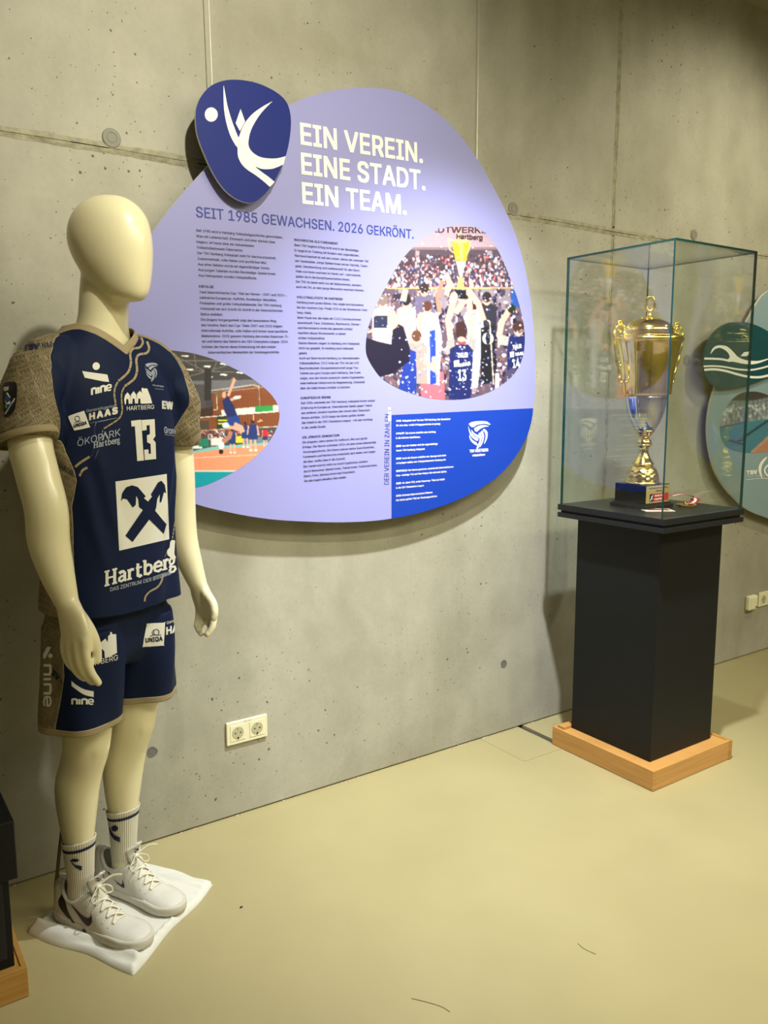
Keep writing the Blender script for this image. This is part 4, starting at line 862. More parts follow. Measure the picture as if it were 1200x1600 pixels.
# ------------------------------------------------------------------ folded white cloth under the feet
cq = [Vector((.529, -.573)), Vector((.845, -.332)), Vector((.665, -.045)), Vector((.341, -.25))]
from mathutils import noise as mn
def cloth(N=64):
    V, F = [], []; rows = []
    for side in (1, 0):
        for i in range(N+1):
            for j in range(N+1):
                u, v = i/N, j/N; p = (cq[0]*(1-u)+cq[1]*u)*(1-v)+(cq[3]*(1-u)+cq[2]*u)*v
                ed = min(u, v, 1-u, 1-v); w = .006*math.sin(9*(u+v)+1)*(1 if ed < .06 else .3)
                n1 = mn.noise(Vector((p.x*7, p.y*7, 1.3))); n2 = mn.noise(Vector((p.x*22, p.y*16, 4.3)))
                k = min(1, ed/.05); h = .0165*math.sqrt(max(0, 1-(1-k)**2))
                foot = 1 if .14 < u < .88 and .06 < v < .97 else 0
                h += k*(.006*n1+.0035*n2)*(1-foot)+(-.0012 if foot else 0)*k
                # long soft fold along the left edge
                h += k*(1-foot)*(.012*math.exp(-((u-.09-.03*math.sin(5*v))/.035)**2)+.006*math.sin(u*40+v*9)**2)
                c = (cq[0]+cq[1]+cq[2]+cq[3])/4; q = p+(p-c).normalized()*w
                V.append((q.x, q.y, max(.0012, h) if side else .0006))
    m = (N+1)**2; a = lambda i, j, s: (0 if s else m)+i*(N+1)+j
    for i in range(N):
        for j in range(N):
            F.append((a(i, j, 1), a(i+1, j, 1), a(i+1, j+1, 1), a(i, j+1, 1))); F.append((a(i, j, 0), a(i, j+1, 0), a(i+1, j+1, 0), a(i+1, j, 0)))
    for i in range(N):
        for (p, q) in (((i, 0), (i+1, 0)), ((N, i), (N, i+1)), ((i+1, N), (i, N)), ((0, i+1), (0, i))): F.append((a(*q, 1), a(*p, 1), a(*p, 0), a(*q, 0)))
    return V, F
tag(mk('folded_cloth', *cloth(), M_CLOTH, smooth=True), 'folded white cotton cloth on the floor under the shoes', 'cloth')
# ------------------------------------------------------------------ mannequin (frame: l = its left, f = forward, z up)
MTH = math.radians(27.4); MA = Vector((.58, -.34, 0))
mq = empty('mannequin', MA, MTH); tag(mq, 'cream faceless mannequin in a navy and sand volleyball kit', 'mannequin')
MWI = (Matrix.Translation(MA) @ Matrix.Rotation(MTH, 4, 'Z')).inverted()
def P3(l, f, z): return (l, -f, z)
def mray(px, py): return MWI @ CAMP, (MWI.to_3x3() @ pray(px, py)).normalized()
def onl(px, py, l):
    o, d = mray(px, py); t = (l-o.x)/d.x; q = o+d*t; return (q.x, -q.y, q.z)
def rings(R, n=40, ex=2.0):
    """R: (l, f, z, a, bf, bb[, ex]) horizontal superellipse rings"""
    V, F = [], []
    for r in R:
        l, f, z, a, bf, bb = r[:6]; e = r[6] if len(r) > 6 else ex
        for k in range(n):
            t = 2*math.pi*k/n; c, s = math.cos(t), math.sin(t); cc = math.copysign(abs(c)**(2/e), c); ss = math.copysign(abs(s)**(2/e), s)
            V.append(P3(l+a*cc, f+(bf if s > 0 else bb)*ss, z))
    for i in range(len(R)-1):
        for k in range(n): x, y = i*n+k, i*n+(k+1) % n; F.append((x, y, y+n, x+n))
    F.append(tuple(range(n-1, -1, -1))); F.append(tuple(range((len(R)-1)*n, len(R)*n))); return V, F
def rspl(R, k=4): return cr_spline(R, k)
def limb(pts, rad, n=24, ref=(0, -1, 0)):
    """pts (l,f,z), rad (r forward, r sideways) with rounded ends"""
    P = [P3(*p) for p in cr_spline(pts, 5)]; R_ = [tuple(r) for r in cr_spline([r if isinstance(r, tuple) else (r, r) for r in rad], 5)]
    a, b = Vector(P[0])-Vector(P[1]), Vector(P[-1])-Vector(P[-2]); a.normalize(); b.normalize()
    r0, r1 = min(R_[0]), min(R_[-1]); pre, post, rp, rq = [], [], [], []
    for t in (.98, .85, .6, .3):
        c = math.sqrt(1-t*t); pre.append(tuple(Vector(P[0])+a*r0*t)); rp.append((R_[0][0]*c, R_[0][1]*c)); post.insert(0, tuple(Vector(P[-1])+b*r1*t)); rq.insert(0, (R_[-1][0]*c, R_[-1][1]*c))
    return tube(pre+P+post, rp+R_+rq, n, ref=ref)
B = []
# head and neck
B.append(rings(rspl([(0, .062, 1.9, .012, .018, .018), (0, .062, 1.894, .034, .052, .05), (0, .062, 1.874, .058, .086, .082), (0, .062, 1.845, .073, .108, .103), (0, .063, 1.81, .080, .116, .112), (0, .066, 1.775, .080, .116, .106), (0, .071, 1.74, .075, .110, .090), (0, .078, 1.71, .066, .101, .072), (0, .086, 1.685, .056, .090, .055), (0, .095, 1.666, .045, .075, .04), (0, .105, 1.655, .032, .054, .03), (0, .112, 1.651, .015, .028, .02)], 3), 48))
B.append(rings(rspl([(0, .055, 1.77, .05, .055, .06), (0, .048, 1.72, .054, .058, .062), (0, .04, 1.67, .056, .06, .062), (0, .034, 1.62, .058, .06, .064), (0, .026, 1.585, .066, .062, .07), (0, .015, 1.55, .09, .07, .075), (0, .005, 1.51, .12, .075, .08), (0, 0, 1.46, .15, .085, .09)], 3), 48))
# trunk (slim, under the kit)
B.append(rings(rspl([(0, 0, 1.50, .13, .07, .08), (0, .005, 1.42, .16, .095, .10), (0, .01, 1.30, .155, .10, .10), (0, .005, 1.15, .135, .085, .09), (0, 0, 1.0, .14, .085, .10), (0, -.01, .9, .155, .09, .11), (0, -.01, .82, .15, .08, .11), (0, -.01, .78, .10, .05, .08)], 3), 40))
# legs
for s in (1, -1):
    f0 = 0 if s > 0 else .0
    B.append(limb([(s*.085, -.005, .84), (s*.088, -.002, .72), (s*.084, -.008, .62), (s*.081, -.020, .53), (s*.080, -.042, .47), (s*.081, -.062, .41), (s*.080, -.070, .33), (s*.079, -.072, .24), (s*.078, -.074, .16), (s*.078, -.076, .105)],
                  [(.085, .078), (.080, .074), (.069, .064), (.061, .056), (.058, .053), (.059, .055), (.052, .048), (.040, .036), (.034, .030), (.036, .032)], 28))
    B.append(limb([(s*.081, .032, .575), (s*.081, .033, .535), (s*.081, .012, .49)], [(.012, .026), (.014, .03), (.016, .026)], 16))
# arms: right follows the photograph's left side of the picture
RA = [(-.165, -.005, 1.475), (-.205, .005, 1.42), onl(47, 690, -.238), onl(58, 740, -.243), onl(72, 795, -.246), onl(76, 845, -.246), onl(89, 895, -.246), onl(104, 940, -.246)]
B.append(limb(RA, [(.05, .05), (.054, .048), (.0515, .045), (.051, .044), (.0505, .044), (.050, .043), (.041, .036), (.0295, .025)], 28))
LA = [(.165, .005, 1.475), (.21, .02, 1.42), onl(272, 690, .245), onl(277, 740, .25), onl(279, 795, .255), onl(284, 840, .258), onl(297, 880, .262), onl(308, 910, .265)]
B.append(limb(LA, [(.05, .05), (.054, .048), (.0515, .045), (.051, .044), (.050, .044), (.047, .041), (.037, .032), (.029, .0245)], 28))
# right hand: back of the hand outwards, fingers together and curled forward
B.append(limb([onl(106, 944, -.246), onl(113, 968, -.249), onl(119, 994, -.252), onl(120, 1012, -.253)], [(.030, .022), (.041, .017), (.044, .0155), (.038, .014)], 24))
def finger(pxs, ls, r0, r1): return limb([onl(px, py, l) for (px, py), l in zip(pxs, ls)], [r0+(r1-r0)*i/(len(pxs)-1) for i in range(len(pxs))], 14)
B += [finger([(133, 1000), (134, 1024), (141, 1048), (154, 1067)], [-.254, -.251, -.240, -.226], .0125, .0092),
      finger([(122, 1004), (123, 1030), (131, 1052), (144, 1066)], [-.257, -.256, -.244, -.228], .0125, .0090),
      finger([(110, 1003), (111, 1028), (119, 1048), (131, 1060)], [-.257, -.256, -.244, -.229], .0120, .0088),
      finger([(101, 998), (101, 1018), (107, 1036), (117, 1047)], [-.254, -.253, -.243, -.230], .0108, .0080),
      finger([(122, 958), (139, 982), (149.5, 1006), (152, 1031)], [-.240, -.228, -.222, -.220], .0150, .0110)]
# left hand: thumb side towards the camera, fingers curling down and back
B.append(limb([onl(309, 912, .265), onl(315, 930, .268), onl(323, 950, .270), onl(325, 962, .270)], [(.028, .021), (.036, .018), (.040, .0155), (.034, .014)], 24))
B += [finger([(334, 948), (334, 966), (331, 981), (324, 992)], [.270, .266, .254, .242], .0122, .0090),
      finger([(326, 952), (325, 968), (321, 982), (314, 991)], [.270, .266, .254, .242], .0122, .0088),
      finger([(318, 950), (317, 966), (314, 978), (309, 985)], [.270, .267, .256, .246], .0115, .0085),
      finger([(310, 946), (310, 960), (308, 971), (306, 978)], [.270, .268, .260, .250], .0105, .0078),
      finger([(322, 928), (332, 942), (335, 955), (334, 966)], [.258, .248, .240, .236], .0145, .0105)]
BV, BF = voxel(*join(B), .0042, 8, .5)
body = mk('body', BV, BF, M_SKIN, mq, smooth=True)
# ---- shirt
S = [rings(rspl([(0, .018, 1.64, .070, .076, .078), (0, .014, 1.60, .078, .078, .082), (0, .010, 1.572, .105, .084, .088), (0, .008, 1.545, .140, .092, .096), (0, .008, 1.51, .170, .104, .106), (0.003, .012, 1.46, .186, .120, .116), (0.005, .015, 1.40, .190, .130, .122), (0.005, .016, 1.33, .190, .133, .122), (0.005, .015, 1.24, .186, .128, .116), (0.006, .013, 1.12, .182, .122, .112), (0.006, .011, 1.0, .186, .126, .120), (0.006, .009, .93, .192, .131, .128), (0.006, .009, .85, .196, .134, .13)], 4), 64, 2.25)]
SLV = {}
for s, A_ in ((-1, RA), (1, LA)):
    a2 = Vector(A_[2]); d_ = (Vector(A_[3])-a2).normalized(); hm = a2-d_*.002+Vector((s*.004, -.002, 0)); SLV[s] = (hm, d_)
    pp = cr_spline(([(s*.10, .005, 1.515), (s*.150, .004, 1.492), (s*.190, .006, 1.455), (s*.218, .014, 1.405), tuple(hm)] if s < 0 else [(.10, .015, 1.525), (.155, .022, 1.507), (.198, .028, 1.468), (.226, .038, 1.41), tuple(hm)]), 6); q_ = cr_spline([(.066, .066), (.074, .070), (.078, .066), (.079, .062), (.078, .061)], 6)
    S.append(tube([P3(*p_) for p_ in pp], [tuple(r_) for r_ in q_], 40, ref=(0, -1, 0)))
SV, SF = voxel(*join(S), .0055, 14, .5)
def wrinkle(V, fn):
    me = bpy.data.meshes.new('t'); me.from_pydata([tuple(v) for v in V], [], SFc); me.update()
    n = np.empty(len(V)*3, np.float32)
    me.vertices.foreach_get('normal', n); n = n.reshape(-1, 3); bpy.data.meshes.remove(me)
    return V+n*np.array([fn(v) for v in V])[:, None]
def shirt_fold(v):
    x, y, z = v; f = -y; h = 0
    # drape folds from the armpits down, stronger toward the hem
    for s in (-1, 1):
        u = s*x
        t = u-(.135-.22*(1.36-z)); g_ = math.exp(-(t/.018)**2)*max(0, min(1, (1.34-z)/.08))*max(0, min(1, (z-1.02)/.12)) if f > 0 else 0
        t2 = u-(.165-.16*(1.36-z)); g2 = math.exp(-(t2/.014)**2)*max(0, min(1, (1.30-z)/.08))*max(0, min(1, (z-1.0)/.1)) if f > 0 else 0
        h += .010*g_+.008*g2
    low = max(0, min(1, (1.25-z)/.3))
    h += low*(.0078*math.sin(x*46+2.2*mn.noise(Vector((x*4, y*4, z*3)))+1)*(.4+.6*abs(x)/.18)+.003*mn.noise(Vector((x*9, y*9, z*3.0))))
    if abs(x) > .17 and z > 1.25: h += .0022*math.sin(z*70+x*40+3*mn.noise(Vector(v)*9))
    h += .0018*mn.noise(Vector((x*14, y*14, z*10+5)))
    return h
SFc = SF; SV = wrinkle(SV, shirt_fold)
SB = BVHTree.FromPolygons([tuple(v) for v in SV], SF)
def hem_fn(V): return V[:, 2]-(.903-.03*np.clip((-V[:, 1]), -.1, .1)+.002*np.sin(V[:, 0]*30))
def neck_fn(V):
    x, f, z = np.abs(V[:, 0]), -V[:, 1], V[:, 2]
    zf = np.where(f > 0, 1.548+.80*x-.3*np.clip(x-.05, 0, 1), 1.606-.15*x)
    t = np.clip((f+.02)/.06, 0, 1); zz = (1.606-.15*x)*(1-t)+(1.548+.66*x)*t
    return zz-z
def collar_fn(V): # band just below the neck opening
    x, f, z = np.abs(V[:, 0]), -V[:, 1], V[:, 2]
    t = np.clip((f+.02)/.06, 0, 1); w = .016+.006*t
    return (1.606-.15*x-.004)*(1-t)+(1.548+.66*x)*t-w-z

# specks and threads left on the floor
q = at_z(377, 1418); tag(mk('crumb', *[(lambda V, F: ([(q.x+x*1.6, q.y+y, z) for x, y, z in V], F))(*lathe([(.0015, .0003), (.0032, .0012), (.0022, .003), (.0006, .0036)], 8))][0], M_PIN), 'tiny dark crumb on the floor right of the white cloth', 'debris')
for pts, lb in (([(643, 1560), (668, 1566), (690, 1573), (703, 1581)], 'thin dark thread on the floor near the bottom edge'), ([(903, 1474), (912, 1482), (931, 1491)], 'short dark thread on the open floor in front of the plinth')):
    P = cr_spline([tuple(at_z(x, y, .0008)) for x, y in pts], 5); tag(mk('thread', *tube(P, .0006, 6, ref=(0, 0, 1)), mat('thread_brown', (90, 80, 52), .8), smooth=True), lb, 'debris')
def piece(name, VF, m, parent, solid=.002, smooth=True): return mk(name, VF[0], VF[1], m, parent, smooth=smooth, solid=solid)
def weld(*parts):  # join pieces that were cut from one mesh and merge the shared rim
    V, F = join(parts); d = {}; mp = []; W_ = []
    for v in V:
        k = tuple(round(c, 6) for c in v)
        if k not in d: d[k] = len(W_); W_.append(v)
        mp.append(d[k])
    return np.array(W_), [tuple(mp[i] for i in f) for f in F]
A0, _ = cut(SV, SF, neck_fn); A0, _ = cut(*A0, hem_fn)
rest, collar = cut(*A0, lambda V: -collar_fn(V)*-1)
def lr(z): return np.interp(z, [1.25, 1.32, 1.335, 1.40, 1.454, 1.483, 1.515, 1.541, 1.56, 1.575, 1.593, 1.62], [.200, .192, .184, .207, .204, .202, .188, .172, .150, .118, .080, .04])
def slv_fn(V): return np.minimum(np.abs(V[:, 0])-lr(V[:, 2]), V[:, 2]-1.22)
slv, rest = cut(*rest, slv_fn)
def side_fn(V):
    f, z = -V[:, 1], V[:, 2]
    fb = np.interp(z, [.90, .945, 1.05, 1.17, 1.232, 1.256, 1.301, 1.34], [.071, .071, .067, .071, .089, .086, .072, .060])-np.where(V[:, 0] > 0, .035, 0)
    return np.minimum(np.minimum(fb-f, f+.075), np.minimum(np.abs(V[:, 0])-.10, 1.36-z))
side, navy = cut(*rest, side_fn)
shirt = piece('shirt', navy, M_NAVY, mq)
piece('collar', collar, M_BEIGE2, shirt, .0026)
for s in (-1, 1):
    a, _ = cut(*slv, lambda V: V[:, 0]*s); piece('sleeve', a, M_BEIGE, shirt)
    a, _ = cut(*side, lambda V: V[:, 0]*s); piece('side_panel', a, M_BEIGE, shirt)
    hm, d_ = SLV[s]; R0 = (.0775, .0605)
    V, F = tube([P3(*(hm+d_*t)) for t in (-.0165, -.014, -.002, .0015)], [(R0[0]-.0006, R0[1]-.0006), (R0[0]+.0016, R0[1]+.0016), (R0[0]+.0014, R0[1]+.0014), (R0[0]-.0005, R0[1]-.0005)], 64, ref=(0, -1, 0), cap=False)
    mk('cuff', V, F, M_BEIGE2, shirt, smooth=True, solid=.0025)
# ---- shorts
Q = [rings(rspl([(0, .003, .99, .150, .090, .100), (0, .003, .95, .160, .098, .108), (0, .002, .90, .170, .106, .118), (0, -.002, .83, .178, .108, .125), (0, -.004, .78, .180, .100, .122), (0, -.006, .74, .165, .08, .10)], 4), 56, 2.2)]
for s in (-1, 1): Q.append(tube([P3(*p_) for p_ in cr_spline([(s*.088, .0, .86), (s*.092, .0, .78), (s*.098, -.004, .70), (s*.103, -.010, .64), (s*.106, -.014, .55)], 5)], [tuple(r_) for r_ in cr_spline([(.108, .090), (.112, .092), (.110, .092), (.108, .094), (.107, .095)], 5)], 44))
HV, HF = voxel(*join(Q), .0055, 8, .5)
def sh_fold(v):
    x, y, z = v; k = max(0, min(1, (.93-z)/.2)); a = math.atan2(-y+.005, abs(x)-.1)
    return k*(.0045*math.sin(a*5+z*6+(2 if x > 0 else 0))+.003*mn.noise(Vector((x*12, y*12, z*4))))-.0015
SFc = HF; HV = wrinkle(HV, sh_fold)
HB = BVHTree.FromPolygons([tuple(v) for v in HV], HF)
hz = lambda V: .608-.05*np.clip(np.abs(V[:, 0])-.1, -.05, .08)+np.where(V[:, 0] > 0, .006, 0)
H0, _ = cut(HV, HF, lambda V: V[:, 2]-hz(V)); H0, _ = cut(*H0, lambda V: .965-V[:, 2])
hrest, hband = cut(*H0, lambda V: V[:, 2]-hz(V)-.017)
def hs_fn(V):
    f, z = -V[:, 1], V[:, 2]; fb = np.interp(z, [.6, .63, .755, .85, .95], [.004, .006, .034, .030, .02]); bk = np.interp(z, [.6, .75, .85, .95], [-.095, -.085, -.06, -.045])
    return np.minimum(np.minimum(fb-f, f-bk), np.abs(V[:, 0])-.12)
hside, hnavy = cut(*hrest, hs_fn)
shorts = piece('shorts', hnavy, M_NAVY, mq)
for s in (-1, 1):
    a, _ = cut(*hside, lambda V: V[:, 0]*s); piece('side_panel', a, M_BEIGE, shorts)
    a, _ = cut(*hband, lambda V: V[:, 0]*s); piece('hem_band', a, M_BEIGE2, shorts)
# ---- socks
legc = cr_spline([(.080, -.042, .47), (.081, -.062, .41), (.080, -.070, .33), (.079, -.072, .24), (.078, -.074, .16), (.078, -.076, .105), (.078, -.074, .06)], 8)
legr = cr_spline([(.058, .053), (.059, .055), (.052, .048), (.040, .036), (.034, .030), (.034, .028), (.040, .028)], 8)
def sock(s, top):
    zs = [c[2] for c in legc][::-1]; V, F = [], []; n = 168; N_ = 46
    lv = [.065+(top-.065)*i/N_ for i in range(N_+1)]
    for i, z in enumerate(lv):
        l = np.interp(z, zs, [c[0] for c in legc][::-1]); f = np.interp(z, zs, [c[1] for c in legc][::-1]); ra = np.interp(z, zs, [r[0] for r in legr][::-1]); rb = np.interp(z, zs, [r[1] for r in legr][::-1])
        ex = .0034+(.0012 if i > N_-3 else 0)+(.0012*math.sin(z*90+s) if z < .16 else 0)
        for k in range(n):
            t = 2*math.pi*k/n; rib = .0008*math.sin(42*t)*(1 if z < top-.034 or 1 else .5)
            tilt = .010*math.sin(t)*(z-.065)/(top-.065)
            V.append(P3(s*l+(rb+ex+rib)*math.cos(t), f+(ra+ex+rib)*math.sin(t), z+tilt))
    for i in range(N_):
        for k in range(n): a, b = i*n+k, i*n+(k+1) % n; F.append((a, b, b+n, a+n))
    V = np.array(V); bv = BVHTree.FromPolygons([tuple(v) for v in V], F)
    o = mk('sock', V, F, M_SOCK, mq, smooth=True, solid=.0015)
    f0 = np.interp(top, zs, [c[1] for c in legc][::-1])
    q = [(p, f) for p, f in zip(lv, range(N_+1))]
    def band(V_): zz = V_[:, 2]-.010*np.clip((-V_[:, 1]-f0)/.045, -1, 1)*(V_[:, 2]-.065)/(top-.065); return .0042-np.abs(zz-(top-.021))
    b, _ = cut(V, F, band); c = b[0].copy(); me_n = c-np.array([s*.079, -f0, 0]); me_n[:, 2] = 0; c += me_n/np.linalg.norm(me_n, axis=1)[:, None]*.0006
    mk('stripe', c, b[1], M_PATN, o, smooth=True)
    return o, bv
sockR, KR = sock(-1, .258); sockL, KL = sock(1, .272)
# ---- shoes
LW = [(-.165, .008), (-.162, .018), (-.155, .026), (-.140, .035), (-.115, .0405), (-.08, .041), (-.04, .040), (0, .041), (.04, .045), (.075, .0485), (.10, .048), (.12, .044), (.138, .0365), (.150, .0275), (.157, .018), (.161, .008)]
TZ_ = [(-.165, .10), (-.158, .130), (-.14, .130), (-.115, .118), (-.08, .112), (-.045, .120), (-.02, .123), (0, .112), (.03, .089), (.06, .068), (.09, .060), (.12, .057), (.14, .052), (.152, .046), (.161, .038)]
MS = [(-.165, .010), (-.13, 0), (-.05, -.001), (0, .0), (.06, .002), (.12, .001), (.161, -.003)]
def ip(T, u): return float(np.interp(u, [t[0] for t in T], [t[1] for t in T]))
US = [-.165, -.163, -.160, -.155, -.148]+[-.14+.007*i for i in range(40)]+[.138, .143, .147, .151, .154, .157, .159, .161]
def shoe(s, f0, lab):
    l0 = s*.078; gz = .018
    root_v, F = [], []; n = 40
    for u in US:
        w = ip(LW, u); zt = ip(TZ_, u); zb = gz+.012; c = ip(MS, u)*0+s*(-.004 if u > .05 else 0)*min(1, max(0, (u-.05)/.06))
        nar = float(np.interp(u, [-.165, -.12, -.06, 0, .05, .1, .161], [2.8, 3.2, 3.2, 2.2, 2.05, 2.3, 2.6]))
        for k in range(n+1):
            t = math.pi*k/n; cc, ss = math.cos(t), math.sin(t); x = math.copysign(abs(cc)**(2/nar), cc); y = ss**(2/nar)
            pinch = 1-.30*(y**1.5)*float(np.interp(u, [-.165, -.14, -.1, 0, .04, .09], [.1, .2, .3, .5, .35, 0]))
            root_v.append(P3(l0+c+w*x*pinch, f0+u, zb+(zt-zb)*y))
    m = n+1
    for i in range(len(US)-1):
        for k in range(n): F.append((i*m+k, (i+1)*m+k, (i+1)*m+k+1, i*m+k+1))
    F.append(tuple(range(n, -1, -1))[::-1]); F.append(tuple(range((len(US)-1)*m, len(US)*m))[::-1])
    V = np.array(root_v); bv = BVHTree.FromPolygons([tuple(v) for v in V], F)
    ac = (l0, f0-.080)
    op = lambda V_: np.maximum(((-V_[:, 1]-ac[1])/.052)**2+((V_[:, 0]-ac[0])/.0315)**2-1, .075-V_[:, 2])
    up, _ = cut(V, F, op)
    so = mk('shoe', up[0], up[1], M_SHOE, mq, smooth=True, solid=.002); 
    # padded collar round the opening
    rim = []
    for k in range(40):
        t = 2*math.pi*k/40; x, y = ac[0]+.0335*math.cos(t), ac[1]+.0535*math.sin(t); h = bv.ray_cast(Vector((x, -y, .3)), Vector((0, 0, -1)))
        z = h[0].z if h[0] is not None else .12
        rim.append((x, -y, max(z, .092)-.002))
    mk('shoe_collar', *tube(rim, .0052, 10, ref=(0, 0, 1), closed=True), M_SHOE, so, smooth=True)
    # sole: outline swept up in steps, slightly flared, white foxing with a wavy top
    ol = []
    for u in US: ol.append((ip(LW, u), u))
    outl = [(l0+w+s*(-.004 if u > .05 else 0)*min(1, max(0, (u-.05)/.06)), f0+u) for w, u in ol]+[(l0-w+s*(-.004 if u > .05 else 0)*min(1, max(0, (u-.05)/.06)), f0+u) for w, u in reversed(ol)]
    cx_, cy_ = l0, f0
    SVs, SFs = [], []; k_ = len(outl)
    lev = [(-.004, 0), (.0015, .003), (.0030, .010), (.0026, .016), (.0010, .0205), (-.003, .0215)]
    for off, dz in lev:
        for i, (x, y) in enumerate(outl):
            a, b = Vector(outl[i-1]), Vector(outl[(i+1) % k_]); t = (b-a).normalized(); nrm = Vector((t.y, -t.x)); 
            if nrm.dot(Vector((x-cx_, (y-cy_)*.3))) < 0: nrm = -nrm
            u = y-f0; wave = float(np.interp(u, [-.165, -.12, -.06, 0, .04, .075, .11, .161], [.014, .010, .004, .001, .003, .007, .004, .006]))
            SVs.append(P3(x+nrm.x*off, y+nrm.y*off, gz+dz+(wave if dz > .015 else 0)))
    for j in range(len(lev)-1):
        for i in range(k_): a, b = j*k_+i, j*k_+(i+1) % k_; SFs.append((a, b, b+k_, a+k_))
    SFs.append(tuple(range(k_))[::-1]); SFs.append(tuple(range((len(lev)-1)*k_, len(lev)*k_)))
    mk('sole', SVs, SFs, M_SOLE, so, smooth=True)
    sb = BVHTree.FromPolygons([tuple(v) for v in SVs], SFs)
    # tongue
    TP = cr_spline([(.016, .100), (.002, .122), (-.006, .140), (-.008, .157), (.002, .174)], 5); tw = [.020, .022, .026, .028, .024]
    TV, TF = [], []
    for i, (u, z) in enumerate(TP):
        w = float(np.interp(i/(len(TP)-1), [0, .25, .5, .75, .93, 1], [.018, .022, .026, .030, .028, .019]))
        for k in range(11): q = (k-5)/5; TV.append(P3(l0+.006+w*q, f0+u-.016*q*q, z-.004*q*q*(1 if i < 15 else 2)))
    for i in range(len(TP)-1):
        for k in range(10): TF.append((i*11+k, (i+1)*11+k, (i+1)*11+k+1, i*11+k+1))
    mk('tongue', TV, TF, M_SHOE, so, smooth=True, solid=.006); tbv = BVHTree.FromPolygons([tuple(v) for v in TV], TF)
    # laces: criss-cross over the instep, then a knot with loose ends
    def top(l, u, lift):
        h = bv.ray_cast(Vector((l0+l, -(f0+u), .35)), Vector((0, 0, -1)))
        return (l0+l, -(f0+u), (h[0].z if h[0] else .06)+lift)
    rows = [(.062, .021), (.042, .0215), (.022, .022), (.003, .0225), (-.014, .023)]
    def lace(P, name='lace', w=.0036): 
        P = cr_spline(P, 5); return mk(name, *tube(P, [(w*.4, w)]*len(P), 8, ref=(0, 0, 1)), M_LACE, so, smooth=True)
    for i in range(len(rows)-1):
        for q in (-1, 1):
            (u0, w0), (u1, w1) = rows[i], rows[i+1]
            lace([top(q*w0*(1-2*t), u0+(u1-u0)*t, .0034+.0018*math.sin(math.pi*t)*(1+.5*q)) for t in (0, .25, .5, .75, 1)])
    lace([top(-rows[0][1]+2*rows[0][1]*t, rows[0][0]+.001, .002) for t in (0, .33, .66, 1)])
    for q in (-1, 1):
        for i, (u, w) in enumerate(rows):
            # speed-lace loops down the side of the upper
            lace([top(q*w, u, .0022), top(q*(w+.006), u-.002, .0014), top(q*(w+.012), u-.006, .0012), top(q*(w+.006), u-.006, .0014), top(q*w, u-.004, .002)], 'lace_loop', .0012)
    kx = Vector(P3(l0, f0-.012, .137))
    mk('knot', *tube([kx+Vector((-.008, -.004, 0)), kx+Vector((0, -.007, .002)), kx+Vector((.008, -.004, 0))], [.004, .0055, .004], 10), M_LACE, so, smooth=True)
    def flat(P, name, w=.0048): P = cr_spline(P, 6); mk(name, *tube(P, [(w, .0011)]*len(P), 8, ref=(0, -.3, 1)), M_LACE, so, smooth=True)
    K3 = lambda a, b, c: tuple(kx+Vector((a, -b, c)))
    flat([K3(0, .006, .002), K3(.018, .012, .012), K3(.036, .022, .018), K3(.054, .034, .013)], 'lace_end', .0042)
    flat([K3(0, .006, .002), K3(.010, .006, .014), K3(.016, .004, .030)], 'lace_end', .0022)
    for q in (-1, 1):
        flat([K3(q*.004, .005, .0), K3(q*.018, .012, -.002), K3(q*.034, .014, -.016), K3(q*.032, .020, -.026), K3(q*.014, .020, -.020), K3(q*.003, .009, -.003)], 'lace_bow', .0026)
    return so, bv, sb, tbv
shR, BR, SR, TR = shoe(-1, 0.0, ''); shL, BL, SL, TL = shoe(1, -.020, '')
mk('support_rod', *tube([P3(-.088, -.170, .018), P3(-.090, -.160, .10), P3(-.084, -.122, .30), P3(-.080, -.09, .40)], .005, 12), mat('rod_brown', (92, 80, 52), .4), mq, smooth=True)
# ---- prints laid on the cloth: flat shapes pressed straight onto the surface
def press(name, shp, bvs, m, parent, off=.0011, mx=3.0, keep=None, th=.06):
    P, T = refine(*shp, mx); bvs = bvs if isinstance(bvs, (list, tuple)) else [bvs]; V = []; ok = []; ly = layers(len(P), T)
    for (x, y), q_ in zip(P, ly):
        o, d = mray(x, y); best = None
        for b in bvs:
            h = b.ray_cast(o, d)
            if h[0] is not None and (best is None or h[3] < best[3]): best = h
        if best is None: V.append((0, 0, 0)); ok.append(False); continue
        nr = best[1]; nr = nr if nr.dot(d) < 0 else -nr
        V.append(tuple(best[0]+nr*(off+q_))); ok.append(keep(best[0]) if keep else True)
    F = []
    for t in T:
        if not all(ok[i] for i in t): continue
        a, b, c = (Vector(V[i]) for i in t)
        if max((a-b).length, (b-c).length, (c-a).length) > th: continue
        F.append(t)
    used = sorted({i for f in F for i in f}); mp = {u: k for k, u in enumerate(used)}
    if not used: print('EMPTY PRINT', name); return None
    return mk(name, [V[i] for i in used], [tuple(mp[i] for i in f) for f in F], m, parent)
z1 = lambda p: [(x/3.3333, 480+y/3.3333) for x, y in p]
z2 = lambda p: [(x/3.3333, 900+y/3.3333) for x, y in p]
def ft(s, a, b, cap, z=z1, up=None, bold=.0, spacing=1.0):
    (x0, y0), (x1, y1) = z([a])[0], z([b])[0]; k = 1/3.3333
    if up is None: up = (-.02, -1)
    V, T, w = text2(s, bold, 2, spacing); c = cap*k/CAPH; L = math.hypot(*up); up = (up[0]/L, up[1]/L)
    return [(x0+x*(x1-x0)+y*c*up[0], y0+x*(y1-y0)+y*c*up[1]) for x, y in V], T
def pr(name, parts, m=None, par=None, bv=None, **k): return press(name, j2(parts), bv or SB, m or M_SHW, par or shirt, **k)
def stroked(z, pts, w, smooth=True, closed=False): return stroke(z(cr_spline(pts, 5) if smooth else pts), w/3.3333, closed)
